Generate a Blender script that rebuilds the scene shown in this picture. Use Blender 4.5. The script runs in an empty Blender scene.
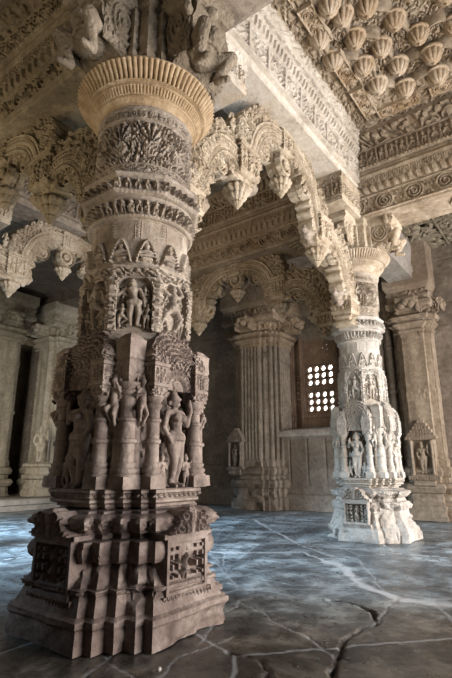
import bpy, math, random
import numpy as np
from mathutils import Vector, Matrix
C = bpy.context.scene.collection
PI = math.pi
S = 4.1            # bay spacing
H = .85            # eye height
rnd = random.Random(4)

# ------------------------------------------------------------------ noise
def _h(i, j, s):
    v = np.sin(i * 127.1 + j * 311.7 + s * 74.7) * 43758.5453
    return v - np.floor(v)
def vn(x, y, s=0):
    i = np.floor(x); j = np.floor(y); fx = x - i; fy = y - j
    fx = fx * fx * (3 - 2 * fx); fy = fy * fy * (3 - 2 * fy)
    return (_h(i, j, s) * (1 - fx) + _h(i + 1, j, s) * fx) * (1 - fy) + (_h(i, j + 1, s) * (1 - fx) + _h(i + 1, j + 1, s) * fx) * fy
def fbm(x, y, s=0, o=3):
    a = 0; w = .5
    for k in range(o):
        a = a + w * vn(x * 2 ** k, y * 2 ** k, s + k * 7.3); w *= .5
    return a / (1 - .5 ** o)
def ss(a, b, x):
    t = np.clip((x - a) / (b - a), 0, 1); return t * t * (3 - 2 * t)

# ------------------------------------------------------------------ carving patterns: metres in, 0..1 out
def P_leaf(sc=.05, seed=0):
    def f(u, v, h):
        n1 = vn(u / sc * .7, v / sc * .7, seed); n2 = vn(u / sc * .7 + 9, v / sc * .7, seed + 3)
        w = np.sin(2 * PI * (u / sc * .5 + 1.1 * n1)) * np.sin(2 * PI * (v / sc * .5 + 1.1 * n2))
        r = 1 - np.abs(2 * vn(u / sc * 1.6, v / sc * 1.6, seed + 5) - 1)
        return ss(-.15, .25, w + .35 * (r - .6))
    return f
def P_scroll(k=1.5):
    def f(u, v, h):
        p = h * k; i = np.floor(u / p); x = (u / p - i - .5) * p; y = v - h * .5
        sg = np.where(i % 2 == 0, 1., -1.); x = x; y = y * sg
        r = np.sqrt(x * x + y * y); a = np.arctan2(y, x)
        R = h * .43
        sp = .5 + .5 * np.cos(2 * PI * r / (h * .155) - a * 1.0)
        ring = np.exp(-((r - R) / (h * .05)) ** 2)
        out = np.where(r < R * .96, ss(.35, .75, sp), 0)
        leaf = ss(.1, .3, np.sin(x / h * 22) * np.sin(y / h * 17) - .1) * (r > R * 1.1)
        e = np.maximum(ss(.09, .05, v / h), ss(.91, .95, v / h))
        return np.maximum(np.maximum(out, ring), np.maximum(leaf * .7, e))
    return f
def P_petal(p=.06, up=1):
    def f(u, v, h):
        x = (u / p - np.floor(u / p) - .5) * 2; y = v / h if up > 0 else 1 - v / h
        e = 1.02 - .98 * np.abs(x) ** 2.4 - y
        rim = np.exp(-((e - .1) / .07) ** 2)
        body = ss(0, .06, e) * (.45 + .3 * np.cos(x * 3 * PI) * ss(.1, .4, e))
        return np.maximum(rim, body)
    return f
def P_bead(p=.03):
    def f(u, v, h):
        x = (u / p - np.floor(u / p) - .5) * 2; y = (v / h - .5) * 2
        return np.sqrt(np.clip(1 - x * x - y * y, 0, 1))
    return f
def P_flute(p=.03, duty=.6):
    def f(u, v, h):
        x = (u / p - np.floor(u / p) - .5) * 2
        e = ss(0, .06, v / h) * ss(1, .94, v / h)
        return np.sqrt(np.clip(1 - (x / (1.0)) ** 2, 0, 1)) * ss(1., .72, np.abs(x)) * e + (1 - e)
    return f
def P_dent(p=.08, duty=.55):
    def f(u, v, h):
        x = np.abs(u / p - np.floor(u / p) - .5) * 2
        return ss(duty + .08, duty - .02, x) * ss(-.05, .25, v / h)
    return f
def P_loz(p=.07):
    def f(u, v, h):
        x = np.abs(u / p - np.floor(u / p) - .5) * 2; y = np.abs(v / h - .5) * 2
        d = x + y
        return np.maximum(ss(1, .9, d) * ss(.55, .68, d), ss(.38, .2, d))
    return f
def P_fringe(p=.05):
    def f(u, v, h):
        x = np.abs(u / p - np.floor(u / p) - .5) * 2; y = 1 - v / h
        t = y - (1 - x) * .95
        hole = ss(.17, .27, np.sqrt(x ** 2 + ((y - .38) * 1.3) ** 2))
        return ss(.02, -.05, t) * (.35 + .65 * hole)
    return f
# small human figures as limbs: x, y, x, y, radius a, radius b (figure height 1)
def _fig(leg, arm, lean):
    l = lean
    c = [(0, .50, l * .5, .60, .085, .06), (l * .5, .60, l, .73, .06, .09), (l, .80, l * 1.1, .83, .04, .04),
         (l * 1.1, .875, l * 1.2, .905, .068, .06), (l * 1.2, .95, l * 1.2, 1.0, .05, .02), (l - .11, .755, l + .11, .755, .045, .045), (-.05, .47, .05, .47, .085, .085)]
    if leg == 0: c += [(-.05, .46, -.07, .25, .065, .05), (-.07, .25, -.06, .04, .05, .03), (.05, .46, .08, .27, .065, .05), (.08, .27, .05, .04, .05, .03)]
    if leg == 1: c += [(-.05, .46, -.2, .3, .07, .055), (-.2, .3, -.1, .04, .05, .03), (.05, .46, .2, .3, .07, .055), (.2, .3, .1, .04, .05, .03)]
    if leg == 2: c += [(-.05, .46, -.08, .25, .07, .05), (-.08, .25, -.05, .04, .05, .03), (.05, .46, .2, .33, .07, .055), (.2, .33, .02, .22, .05, .03)]
    if leg == 3: c += [(-.05, .46, -.22, .38, .08, .06), (-.22, .38, .02, .33, .05, .045), (.05, .46, .24, .40, .08, .06), (.24, .40, .16, .2, .05, .03), (-.2, .27, .2, .27, .06, .06), (-.1, .1, .1, .1, .08, .08)]
    c += [(-.06, .03, -.11, .02, .03, .025), (.06, .03, .11, .02, .03, .025)]
    a = {0: [(-.12, .75, -.2, .58, .04, .033), (-.2, .58, -.1, .5, .033, .03), (.12, .75, .24, .66, .04, .033), (.24, .66, .2, .84, .033, .035)],
         1: [(-.12, .75, -.26, .86, .04, .033), (-.26, .86, -.12, 1.0, .033, .03), (.12, .75, .26, .84, .04, .033), (.26, .84, .12, 1.02, .033, .03)],
         2: [(-.12, .75, -.25, .63, .04, .033), (-.25, .63, -.27, .82, .033, .035), (.12, .75, .19, .57, .04, .033), (.19, .57, .21, .42, .033, .03)]}[arm]
    return [(q[0] + l * .9, q[1], q[2] + l * .9, q[3], q[4], q[5]) for q in a] + c
FIGS = [_fig(0, 0, .03), _fig(1, 1, -.02), _fig(2, 2, .03), _fig(1, 0, .04), _fig(3, 2, 0), _fig(0, 2, -.04), _fig(2, 1, .02)]
def caps2(x, y, caps):
    out = np.zeros(np.broadcast(x, y).shape)
    for (ax, ay, bx, by, ra, rb) in caps:
        dx, dy = bx - ax, by - ay; L = dx * dx + dy * dy + 1e-9
        t = np.clip(((x - ax) * dx + (y - ay) * dy) / L, 0, 1)
        r = ra + (rb - ra) * t
        d2 = (x - ax - t * dx) ** 2 + (y - ay - t * dy) ** 2
        out = np.maximum(out, np.sqrt(np.clip(r * r - d2, 0, None)) + .03 * (d2 < r * r))
    return out
def P_fig(p=.1, seed=0, frame=True, pose=None):
    """row of carved figures, one in every period, with slim posts between"""
    def f(u, v, h):
        i = np.floor(u / p); x = (u / p - i - .5) * p / h; y = v / h
        out = np.zeros(x.shape)
        k = np.floor(_h(i, 3., seed) * len(FIGS)).astype(int) if pose is None else np.full(i.shape, pose)
        sgn = np.where(_h(i, 8., seed) > .5, 1, -1)
        for q, cp in enumerate(FIGS):
            m = k == q
            if m.any(): out[m] = caps2(x[m] * sgn[m] / .92, (y[m] - .06) / .88, cp)
        out = out / .11
        if frame:
            w = p / h * .5; e = ss(w * .80, w * .87, np.abs(x))
            out = np.maximum(out, e * (.75 + .25 * np.sign(np.sin(y * 30))))
        return np.clip(out, 0, 1.05)
    return f
def P_pan(p=.3, kind=0, seed=0):
    """framed square panels alternating with lozenges"""
    lf = P_leaf(.045, seed)
    def f(u, v, h):
        i = np.floor(u / p); x = (u / p - i - .5) * p; y = v - h / 2
        d = np.maximum(np.abs(x) - p * .42, np.abs(y) - h * .40)
        fr = ss(.0, .006, d)
        dia = np.abs(x) / (p * .4) + np.abs(y) / (h * .4)
        rim = np.exp(-((dia - .8) / .09) ** 2)
        return np.maximum(fr, np.maximum(rim, lf(u, v, h) * .7))
    return f
def P_none(u, v, h): return np.zeros(np.broadcast(u, v).shape)
def P_lines(n=3):
    def f(u, v, h): return .5 + .5 * np.cos(2 * PI * n * v / h)
    return f
def P_leaves(p=.1, seed=0):
    """standing pointed leaves that each hold a small figure"""
    fg = P_fig(p, seed, False, 4)
    def f(u, v, h):
        x = (u / p - np.floor(u / p) - .5) * 2; y = v / h
        e = 1.0 - np.abs(x / .86) ** 1.7 - y
        rim = np.exp(-((e - .1) / .08) ** 2)
        return np.where(e > 0, np.maximum(rim, fg(u, v, h * .95) * .8), rim)
    return f
def P_mix(*ps):
    """stack of patterns: (share, pattern, amp)"""
    def f(u, v, h):
        out = np.zeros(np.broadcast(u, v).shape); a = 0
        for sh, pt, am in ps:
            m = (v >= a * h - 1e-9) & (v <= (a + sh) * h)
            if m.any(): out[m] = am * pt(u[m], v[m] - a * h, sh * h)
            a += sh
        return out
    return f

# ------------------------------------------------------------------ mesh builder
class MB:
    def __init__(s): s.v = []; s.q = []; s.t = []; s.n = 0
    def add(s, V, Q=None, T=None, M=None):
        V = np.asarray(V, float).reshape(-1, 3)
        if M is not None:
            A = np.array(M); V = V @ A[:3, :3].T + A[:3, 3]
        s.v.append(V)
        if Q is not None and len(Q): s.q.append(np.asarray(Q, int).reshape(-1, 4) + s.n)
        if T is not None and len(T): s.t.append(np.asarray(T, int).reshape(-1, 3) + s.n)
        s.n += len(V); return s
    def grid(s, Pt, wrap=False, M=None, cap=False):
        nv, nu = Pt.shape[:2]; idx = np.arange(nv * nu).reshape(nv, nu)
        a = idx[:-1]; b = idx[1:]
        if wrap: a2 = np.roll(a, -1, 1); b2 = np.roll(b, -1, 1)
        else: a2 = a[:, 1:]; b2 = b[:, 1:]; a = a[:, :-1]; b = b[:, :-1]
        Q = np.stack([a, a2, b2, b], -1).reshape(-1, 4)
        V = Pt.reshape(-1, 3); T = None
        if cap:
            V = np.vstack([V, Pt[0].mean(0), Pt[-1].mean(0)]); n = nv * nu; r0 = idx[0]; r1 = idx[-1]
            T = np.vstack([np.stack([np.roll(r0, -1), r0, np.full(nu, n)], -1), np.stack([r1, np.roll(r1, -1), np.full(nu, n + 1)], -1)])
        return s.add(V, Q, T, M)
    def box(s, x0, x1, y0, y1, z0, z1, M=None, taper=0):
        t = taper
        V = [(x0, y0, z0), (x1, y0, z0), (x1, y1, z0), (x0, y1, z0), (x0 + t, y0 + t, z1), (x1 - t, y0 + t, z1), (x1 - t, y1 - t, z1), (x0 + t, y1 - t, z1)]
        Q = [(0, 3, 2, 1), (4, 5, 6, 7), (0, 1, 5, 4), (1, 2, 6, 5), (2, 3, 7, 6), (3, 0, 4, 7)]
        return s.add(V, Q, None, M)
    def lathe(s, prof, n=24, M=None, sq=False, flute=0, fd=.1):
        pr = np.array(prof, float); a = np.arange(n) * 2 * PI / n
        if sq: rr = 1 / np.maximum(np.abs(np.cos(a)), np.abs(np.sin(a)))
        else: rr = np.ones(n)
        if flute: rr = rr * (1 - fd + fd * np.abs(np.cos(a * flute / 2)))
        Pt = np.stack([np.outer(pr[:, 0], np.cos(a) * rr), np.outer(pr[:, 0], np.sin(a) * rr), np.outer(pr[:, 1], np.ones(n))], -1)
        return s.grid(Pt, True, M, True)
    def tube(s, pts, rad, n=10, M=None):
        p = np.array(pts, float); r = np.broadcast_to(np.array(rad, float), (len(p),))
        t = np.gradient(p, axis=0); t /= np.linalg.norm(t, axis=1)[:, None] + 1e-9
        up = np.array([0, 0, 1.]); rows = []
        if abs(t[:, 2]).max() > .95: up = np.array([0, 1., .0])
        if abs(t[:, 1]).max() > .95 and up[1]: up = np.array([1., .2, 0])
        for i in range(len(p)):
            x = np.cross(t[i], up); x /= np.linalg.norm(x) + 1e-9; y = np.cross(x, t[i])
            a = np.arange(n) * 2 * PI / n
            rows.append(p[i] + r[i] * (np.cos(a)[:, None] * x + np.sin(a)[:, None] * y))
        return s.grid(np.array(rows), True, M, True)
    def ball(s, c, r, n=12, sc=(1, 1, 1), M=None):
        th = np.linspace(.02, PI - .02, n); a = np.arange(2 * n) * PI / n
        Pt = np.stack([np.outer(np.sin(th), np.cos(a)) * r * sc[0] + c[0], np.outer(np.sin(th), np.sin(a)) * r * sc[1] + c[1], -np.outer(np.cos(th), np.ones(2 * n)) * r * sc[2] + c[2]], -1)
        return s.grid(Pt, True, M, True)
    def capsule(s, a, b, ra, rb, n=12, M=None):
        a = np.array(a, float); b = np.array(b, float); d = b - a; L = np.linalg.norm(d)
        if L < 1e-6: return s.ball(a, ra, n, M=M)
        d /= L; th = np.linspace(-PI / 2 + .05, 0, n // 2); th2 = np.linspace(0, PI / 2 - .05, n // 2)
        z = np.concatenate([ra * np.sin(th), L + rb * np.sin(th2)]); r = np.concatenate([ra * np.cos(th), rb * np.cos(th2)])
        up = np.array([0, 0, 1.]) if abs(d[2]) < .9 else np.array([1., 0, 0])
        x = np.cross(up, d); x /= np.linalg.norm(x); y = np.cross(d, x); k = np.arange(n) * 2 * PI / n
        Pt = a + z[:, None, None] * d + r[:, None, None] * (np.cos(k)[None, :, None] * x + np.sin(k)[None, :, None] * y)
        return s.grid(Pt, True, M, True)
    def mesh(s, name, ang=38):
        V = np.vstack(s.v); Q = np.vstack(s.q) if s.q else np.zeros((0, 4), int); T = np.vstack(s.t) if s.t else np.zeros((0, 3), int)
        m = bpy.data.meshes.new(name); m.vertices.add(len(V)); m.vertices.foreach_set('co', V.astype(np.float32).ravel())
        loops = np.concatenate([Q.ravel(), T.ravel()]).astype(np.int32)
        m.loops.add(len(loops)); m.loops.foreach_set('vertex_index', loops)
        st = np.concatenate([np.arange(len(Q)) * 4, len(Q) * 4 + np.arange(len(T)) * 3]).astype(np.int32)
        m.polygons.add(len(st)); m.polygons.foreach_set('loop_start', st)
        m.update(calc_edges=True); m.validate()
        m.polygons.foreach_set('use_smooth', np.ones(len(m.polygons), bool))
        if ang: m.set_sharp_from_angle(angle=math.radians(ang))
        return m
    def build(s, name, mat, parent=None, ang=38):
        return link(name, s.mesh(name, ang), mat, parent)
def link(name, mesh, mat, parent=None, loc=None, rz=0, sc=None):
    o = bpy.data.objects.new(name, mesh); C.objects.link(o)
    if mat is not None:
        if not mesh.materials: mesh.materials.append(mat)
        o.material_slots[0].link = 'OBJECT'; o.material_slots[0].material = mat
    if parent: o.parent = parent
    if loc is not None: o.location = loc
    if rz: o.rotation_euler = (0, 0, rz)
    if sc: o.scale = sc
    return o
def empty(name, loc, rz=0):
    o = bpy.data.objects.new(name, None); C.objects.link(o); o.location = loc; o.rotation_euler = (0, 0, rz); o.empty_display_size = .1
    return o
def tag(o, label, cat, group=None):
    o['label'] = label; o['category'] = cat; o['kind'] = 'thing'
    if group: o['group'] = group
    return o
def struct(o): o['kind'] = 'structure'; return o
def T(x=0, y=0, z=0, rz=0, s=1): return Matrix.Translation((x, y, z)) @ Matrix.Rotation(rz, 4, 'Z') @ Matrix.Scale(s, 4)
def TR(x=0, y=0, z=0, rx=0, ry=0, rz=0): return Matrix.Translation((x, y, z)) @ Matrix.Rotation(rz, 4, 'Z') @ Matrix.Rotation(ry, 4, 'Y') @ Matrix.Rotation(rx, 4, 'X')

# ------------------------------------------------------------------ carved body over a plan
def ring_body(mb, poly, prof, zones=(), du=.012, dz=.012, rough=0, seed=0, M=None, cap=True, chips=0):
    """poly: closed CCW plan; prof: (z, offset); zones: (z0, z1, pattern, amp)"""
    P0 = np.array(poly, float); n = len(P0)
    e = np.roll(P0, -1, 0) - P0; L = np.linalg.norm(e, axis=1); d = e / L[:, None]; nr = np.stack([d[:, 1], -d[:, 0]], -1)
    npv = np.roll(nr, 1, 0); mt = npv + nr; mt /= (1 + (npv * nr).sum(1))[:, None]      # mitre
    Us = []; pos = []; mit = []; T_ = []; acc = 0
    for i in range(n):
        k = max(1, int(round(L[i] / du))); t = np.arange(k) / k; j = (i + 1) % n
        pos.append(P0[i] * (1 - t)[:, None] + P0[j] * t[:, None])
        mit.append(mt[i] * (1 - t)[:, None] + mt[j] * t[:, None])
        m2 = np.tile(nr[i], (k, 1)); m2[0] = mt[i]; T_.append(m2); Us.append(acc + t * L[i]); acc += L[i]
    pos = np.vstack(pos); mit = np.vstack(mit); dn = np.vstack(T_); U = np.concatenate(Us)
    z = []; o = []
    for a, b in zip(prof[:-1], prof[1:]):
        ln = math.hypot(b[0] - a[0], b[1] - a[1]); k = max(1, int(math.ceil(ln / dz)))
        t = np.arange(k) / k; z.append(a[0] + (b[0] - a[0]) * t); o.append(a[1] + (b[1] - a[1]) * t)
    z = np.concatenate(z + [[prof[-1][0]]]); o = np.concatenate(o + [[prof[-1][1]]])
    D = np.zeros((len(z), len(U)))
    for z0, z1, fn, amp in zones:
        m = (z >= z0 - 1e-6) & (z <= z1 + 1e-6)
        if not m.any(): continue
        uu, vv = np.meshgrid(U, z[m] - z0); D[m] += fn(uu, vv, z1 - z0) * amp
    if rough:
        uu, vv = np.meshgrid(U, z)
        D += (fbm(uu * 9 + seed, vv * 9, seed, 3) - .5) * rough * 2
        if chips: D -= ss(.60, .74, fbm(uu * 3.1 + seed, vv * 4.3 + 5, seed + 3, 4)) * chips
    xy = pos[None] + mit[None] * o[:, None, None] + dn[None] * D[:, :, None]
    Pt = np.concatenate([xy, np.broadcast_to(z[:, None, None], xy.shape[:2] + (1,))], -1)
    mb.grid(Pt, True, M, cap); return mb
def circ(r, n=96, rot=0): return [(r * math.cos(rot + 2 * PI * i / n), r * math.sin(rot + 2 * PI * i / n)) for i in range(n)]
def quad4(q):
    """close a quadrant staircase fourfold"""
    out = []
    for k in range(4):
        c, s = [(1, 0), (0, 1), (-1, 0), (0, -1)][k]
        out += [(x * c - y * s, x * s + y * c) for x, y in q]
    # drop duplicates
    r = []
    for p in out:
        if not r or math.hypot(p[0] - r[-1][0], p[1] - r[-1][1]) > 1e-5: r.append(p)
    return r
def rect(x0, x1, y0, y1): return [(x0, y0), (x1, y0), (x1, y1), (x0, y1)]
def panel(mb, w, h, d, fn, amp, du=.008, M=None, curve=0):
    """closed slab facing -Y with a carved face"""
    nu = max(4, int(w / du)); nv = max(4, int(h / du))
    x = np.linspace(-w / 2, w / 2, nu); z = np.linspace(0, h, nv); X, Z = np.meshgrid(x, z)
    Y = -d - fn(X + w / 2, Z, h) * amp
    if curve: Y = Y - curve * (1 - (2 * X / w) ** 2)
    X = np.pad(X, 1, 'edge'); Z = np.pad(Z, 1, 'edge'); Y = np.pad(Y, 1, constant_values=0)
    mb.grid(np.stack([X, Y, Z], -1), False, M)
    mb.add([(-w / 2, 0, 0), (-w / 2, 0, h), (w / 2, 0, h), (w / 2, 0, 0)], [(0, 1, 2, 3)], None, M)
    return mb
def remeshed(name, mb, vox, smooth=2):
    m = mb.mesh(name + '_raw', 0); o = bpy.data.objects.new('tmp', m); C.objects.link(o)
    r = o.modifiers.new('r', 'REMESH'); r.mode = 'VOXEL'; r.voxel_size = vox; r.use_smooth_shade = True
    if smooth: k = o.modifiers.new('s', 'SMOOTH'); k.iterations = smooth; k.factor = .5
    dg = bpy.context.evaluated_depsgraph_get(); out = bpy.data.meshes.new_from_object(o.evaluated_get(dg)); out.name = name
    bpy.data.objects.remove(o); bpy.data.meshes.remove(m)
    return out

# ------------------------------------------------------------------ materials
def stone(name, cols, rough=.85, bump=.5, scale=1., spec=.3, carve=.5):
    """cols: dark, mid, light, stain"""
    m = bpy.data.materials.new(name); m.use_nodes = True; nt = m.node_tree; N = nt.nodes; K = nt.links
    b = N['Principled BSDF']; b.inputs['Roughness'].default_value = rough; b.inputs['Specular IOR Level'].default_value = spec
    g = N.new('ShaderNodeNewGeometry')
    def noise(sc, det=5, r=.6, dist=0):
        n = N.new('ShaderNodeTexNoise'); n.inputs['Scale'].default_value = sc * scale; n.inputs['Detail'].default_value = det
        n.inputs['Roughness'].default_value = r; n.inputs['Distortion'].default_value = dist; K.new(g.outputs['Position'], n.inputs['Vector']); return n
    n1 = noise(2.2, 6, .65, .4); n2 = noise(14, 4, .7); n3 = noise(60, 3, .7); n4 = noise(.9, 4, .6, 1)
    mixn = N.new('ShaderNodeMath'); mixn.operation = 'MULTIPLY_ADD'; mixn.inputs[1].default_value = .45
    K.new(n2.outputs['Fac'], mixn.inputs[0])
    m2 = N.new('ShaderNodeMath'); m2.operation = 'MULTIPLY'; m2.inputs[1].default_value = .55; K.new(n1.outputs['Fac'], m2.inputs[0]); K.new(m2.outputs[0], mixn.inputs[2])
    cr = N.new('ShaderNodeValToRGB'); K.new(mixn.outputs[0], cr.inputs[0]); e = cr.color_ramp.elements
    e[0].position = .36; e[0].color = (*cols[0], 1); e[1].position = .64; e[1].color = (*cols[2], 1)
    k = e.new(.5); k.color = (*cols[1], 1)
    mx = N.new('ShaderNodeMix'); mx.data_type = 'RGBA'; K.new(cr.outputs[0], mx.inputs[6]); mx.inputs[7].default_value = (*cols[3], 1)
    r2 = N.new('ShaderNodeMapRange'); r2.inputs['From Min'].default_value = .52; r2.inputs['From Max'].default_value = .72; r2.inputs['To Max'].default_value = .7
    K.new(n4.outputs['Fac'], r2.inputs['Value']); K.new(r2.outputs[0], mx.inputs[0]); K.new(mx.outputs[2], b.inputs['Base Color'])
    bp = N.new('ShaderNodeBump'); bp.inputs['Strength'].default_value = bump; bp.inputs['Distance'].default_value = .01
    ad = N.new('ShaderNodeMath'); ad.operation = 'MULTIPLY_ADD'; ad.inputs[1].default_value = 1.3; K.new(n2.outputs['Fac'], ad.inputs[0]); K.new(n3.outputs['Fac'], ad.inputs[2])
    vo = N.new('ShaderNodeTexVoronoi'); vo.inputs['Scale'].default_value = 34; nd = noise(5, 3); va = N.new('ShaderNodeVectorMath'); va.operation = 'MULTIPLY_ADD'; va.inputs[1].default_value = (.12, .12, .12); K.new(nd.outputs['Color'], va.inputs[0]); K.new(g.outputs['Position'], va.inputs[2]); K.new(va.outputs[0], vo.inputs['Vector'])
    a2 = N.new('ShaderNodeMath'); a2.operation = 'MULTIPLY_ADD'; a2.inputs[1].default_value = carve; K.new(vo.outputs['Distance'], a2.inputs[0]); K.new(ad.outputs[0], a2.inputs[2]); K.new(a2.outputs[0], bp.inputs['Height']); K.new(bp.outputs[0], b.inputs['Normal'])
    return m
MAT = dict(
    base=stone('purple_brown_sandstone', [(.10, .075, .065), (.20, .155, .135), (.33, .275, .24), (.25, .17, .13)]),
    mid=stone('greyed_sandstone', [(.17, .135, .115), (.31, .255, .215), (.46, .40, .35), (.30, .22, .17)]),
    pale=stone('limewashed_marble', [(.36, .33, .29), (.52, .49, .44), (.68, .65, .60), (.46, .38, .29)]),
    ochre=stone('ochre_sandstone', [(.26, .17, .09), (.43, .30, .17), (.58, .44, .28), (.30, .20, .11)]),
    cream=stone('cream_sandstone', [(.33, .26, .17), (.52, .43, .30), (.68, .59, .45), (.36, .28, .20)]),
    olive=stone('soot_darkened_sandstone', [(.085, .065, .04), (.16, .125, .08), (.25, .20, .13), (.10, .08, .06)]),  # deep olive tones, used for the doorway room
    brown=stone('brown_wall_stone', [(.12, .09, .065), (.21, .165, .125), (.31, .25, .195), (.15, .11, .08)]),
    grey=stone('grey_plain_slab', [(.20, .18, .16), (.31, .285, .255), (.42, .39, .355), (.24, .20, .17)]),
    ceil=stone('weathered_ceiling_stone', [(.24, .195, .15), (.40, .34, .27), (.56, .49, .41), (.30, .22, .14)]),
    blue=stone('pale_lit_stone', [(.26, .25, .23), (.40, .385, .36), (.52, .50, .47), (.33, .29, .25)]),
)
MAT.update(
    lowmix=stone('rosy_grey_sandstone', [(.13, .10, .085), (.25, .20, .17), (.40, .34, .29), (.22, .165, .13)]),
    white=stone('whitewashed_base_stone', [(.26, .235, .205), (.39, .365, .335), (.53, .505, .47), (.22, .185, .15)], bump=.9),
    pale2=stone('pale_beam_stone', [(.38, .335, .28), (.56, .51, .44), (.70, .66, .60), (.50, .36, .22)]),  # pale tones for the bright beam and front attic block
    ceil2=stone('stained_boss_stone', [(.30, .21, .12), (.46, .37, .27), (.58, .51, .42), (.36, .25, .14)], scale=1.5),
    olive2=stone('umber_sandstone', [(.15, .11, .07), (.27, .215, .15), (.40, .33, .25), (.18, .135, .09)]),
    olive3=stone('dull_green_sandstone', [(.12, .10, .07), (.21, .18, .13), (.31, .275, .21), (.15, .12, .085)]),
    brown2=stone('umber_beam_stone', [(.14, .10, .065), (.25, .19, .13), (.36, .29, .21), (.20, .14, .09)]),
    brown3=stone('tan_pilaster_stone', [(.19, .145, .10), (.32, .255, .19), (.44, .37, .29), (.26, .18, .12)]),
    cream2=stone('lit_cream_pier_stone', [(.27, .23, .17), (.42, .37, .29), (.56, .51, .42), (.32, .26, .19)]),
    olive4=stone('smoked_bracket_stone', [(.13, .105, .075), (.23, .19, .14), (.35, .30, .235), (.17, .13, .09)], bump=.8, carve=1.5),  # dark tones for the front pillar's brackets and bearers
    cream=stone('cream_sandstone', [(.30, .245, .18), (.48, .41, .32), (.63, .57, .475), (.34, .27, .20)]),
    ochre=stone('ochre_sandstone', [(.24, .17, .10), (.39, .29, .19), (.54, .43, .30), (.28, .20, .12)]),
    red=stone('red_brown_lattice_stone', [(.13, .065, .04), (.22, .12, .075), (.31, .18, .12), (.16, .09, .06)]),
)
def floor_mat():
    m = bpy.data.materials.new('worn_slate_floor'); m.use_nodes = True; nt = m.node_tree; N = nt.nodes; K = nt.links; b = N['Principled BSDF']
    g = N.new('ShaderNodeNewGeometry')
    def noise(sc, det=5, r=.6, dist=0):
        n = N.new('ShaderNodeTexNoise'); n.inputs['Scale'].default_value = sc; n.inputs['Detail'].default_value = det; n.inputs['Roughness'].default_value = r; n.inputs['Distortion'].default_value = dist; K.new(g.outputs['Position'], n.inputs['Vector']); return n
    n1 = noise(2.6, 8, .72, .0); n2 = noise(11, 6, .75, .0); n3 = noise(45, 3, .7)
    cr = N.new('ShaderNodeValToRGB'); K.new(n1.outputs['Fac'], cr.inputs[0]); e = cr.color_ramp.elements; e[0].position = .34; e[0].color = (.035, .042, .052, 1); e[1].position = .62; e[1].color = (.40, .49, .55, 1); k = e.new(.5); k.color = (.145, .18, .205, 1)  # bluish slabs, with the skylight tint also put into the ramp
    cr2 = N.new('ShaderNodeValToRGB'); K.new(n2.outputs['Fac'], cr2.inputs[0]); e = cr2.color_ramp.elements; e[0].position = .3; e[0].color = (.55, .5, .46, 1); e[1].position = .7; e[1].color = (1.25, 1.25, 1.25, 1)
    mu = N.new('ShaderNodeMix'); mu.data_type = 'RGBA'; mu.blend_type = 'MULTIPLY'; mu.inputs[0].default_value = 1; K.new(cr.outputs[0], mu.inputs[6]); K.new(cr2.outputs[0], mu.inputs[7])
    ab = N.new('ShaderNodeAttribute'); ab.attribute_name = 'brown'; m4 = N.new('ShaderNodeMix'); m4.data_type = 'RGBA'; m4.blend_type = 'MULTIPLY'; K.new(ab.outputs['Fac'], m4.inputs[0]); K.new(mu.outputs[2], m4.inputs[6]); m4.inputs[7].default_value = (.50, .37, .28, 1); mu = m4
    at = N.new('ShaderNodeAttribute'); at.attribute_name = 'mortar'; mx = N.new('ShaderNodeMix'); mx.data_type = 'RGBA'; K.new(at.outputs['Fac'], mx.inputs[0]); K.new(mu.outputs[2], mx.inputs[6]); mx.inputs[7].default_value = (.50, .53, .56, 1)
    ak = N.new('ShaderNodeAttribute'); ak.attribute_name = 'crack'; m3 = N.new('ShaderNodeMix'); m3.data_type = 'RGBA'; K.new(ak.outputs['Fac'], m3.inputs[0]); K.new(mx.outputs[2], m3.inputs[6]); m3.inputs[7].default_value = (.03, .027, .024, 1)
    wv = N.new('ShaderNodeVectorMath'); wv.operation = 'MULTIPLY_ADD'; wv.inputs[1].default_value = (.10, .10, 0); K.new(noise(3, 4).outputs['Color'], wv.inputs[0]); K.new(g.outputs['Position'], wv.inputs[2])
    v1 = N.new('ShaderNodeTexVoronoi'); v1.voronoi_dimensions = '2D'; v1.inputs['Scale'].default_value = .85; K.new(wv.outputs[0], v1.inputs['Vector'])
    v2 = N.new('ShaderNodeTexVoronoi'); v2.voronoi_dimensions = '2D'; v2.feature = 'DISTANCE_TO_EDGE'; v2.inputs['Scale'].default_value = .85; K.new(wv.outputs[0], v2.inputs['Vector'])
    sp = N.new('ShaderNodeSeparateColor'); K.new(v1.outputs['Color'], sp.inputs[0]); mr = N.new('ShaderNodeMapRange'); mr.inputs['To Min'].default_value = .62; mr.inputs['To Max'].default_value = 1.25; K.new(sp.outputs[0], mr.inputs['Value'])
    m5 = N.new('ShaderNodeVectorMath'); m5.operation = 'SCALE'; K.new(m3.outputs[2], m5.inputs[0]); K.new(mr.outputs[0], m5.inputs['Scale'])
    me = N.new('ShaderNodeMapRange'); me.inputs['From Min'].default_value = .004; me.inputs['From Max'].default_value = .012; me.inputs['To Min'].default_value = .45; me.inputs['To Max'].default_value = 0; K.new(v2.outputs['Distance'], me.inputs['Value'])
    m6 = N.new('ShaderNodeMix'); m6.data_type = 'RGBA'; K.new(me.outputs[0], m6.inputs[0]); K.new(m5.outputs[0], m6.inputs[6]); m6.inputs[7].default_value = (.42, .45, .48, 1)
    K.new(m6.outputs[2], b.inputs['Base Color'])
    r = N.new('ShaderNodeMapRange'); r.inputs['From Min'].default_value = .35; r.inputs['From Max'].default_value = .65; r.inputs['To Min'].default_value = .22; r.inputs['To Max'].default_value = .5; K.new(n2.outputs['Fac'], r.inputs['Value']); K.new(r.outputs[0], b.inputs['Roughness'])
    b.inputs['Specular IOR Level'].default_value = .6
    bp = N.new('ShaderNodeBump'); bp.inputs['Strength'].default_value = .35; bp.inputs['Distance'].default_value = .012
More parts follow.
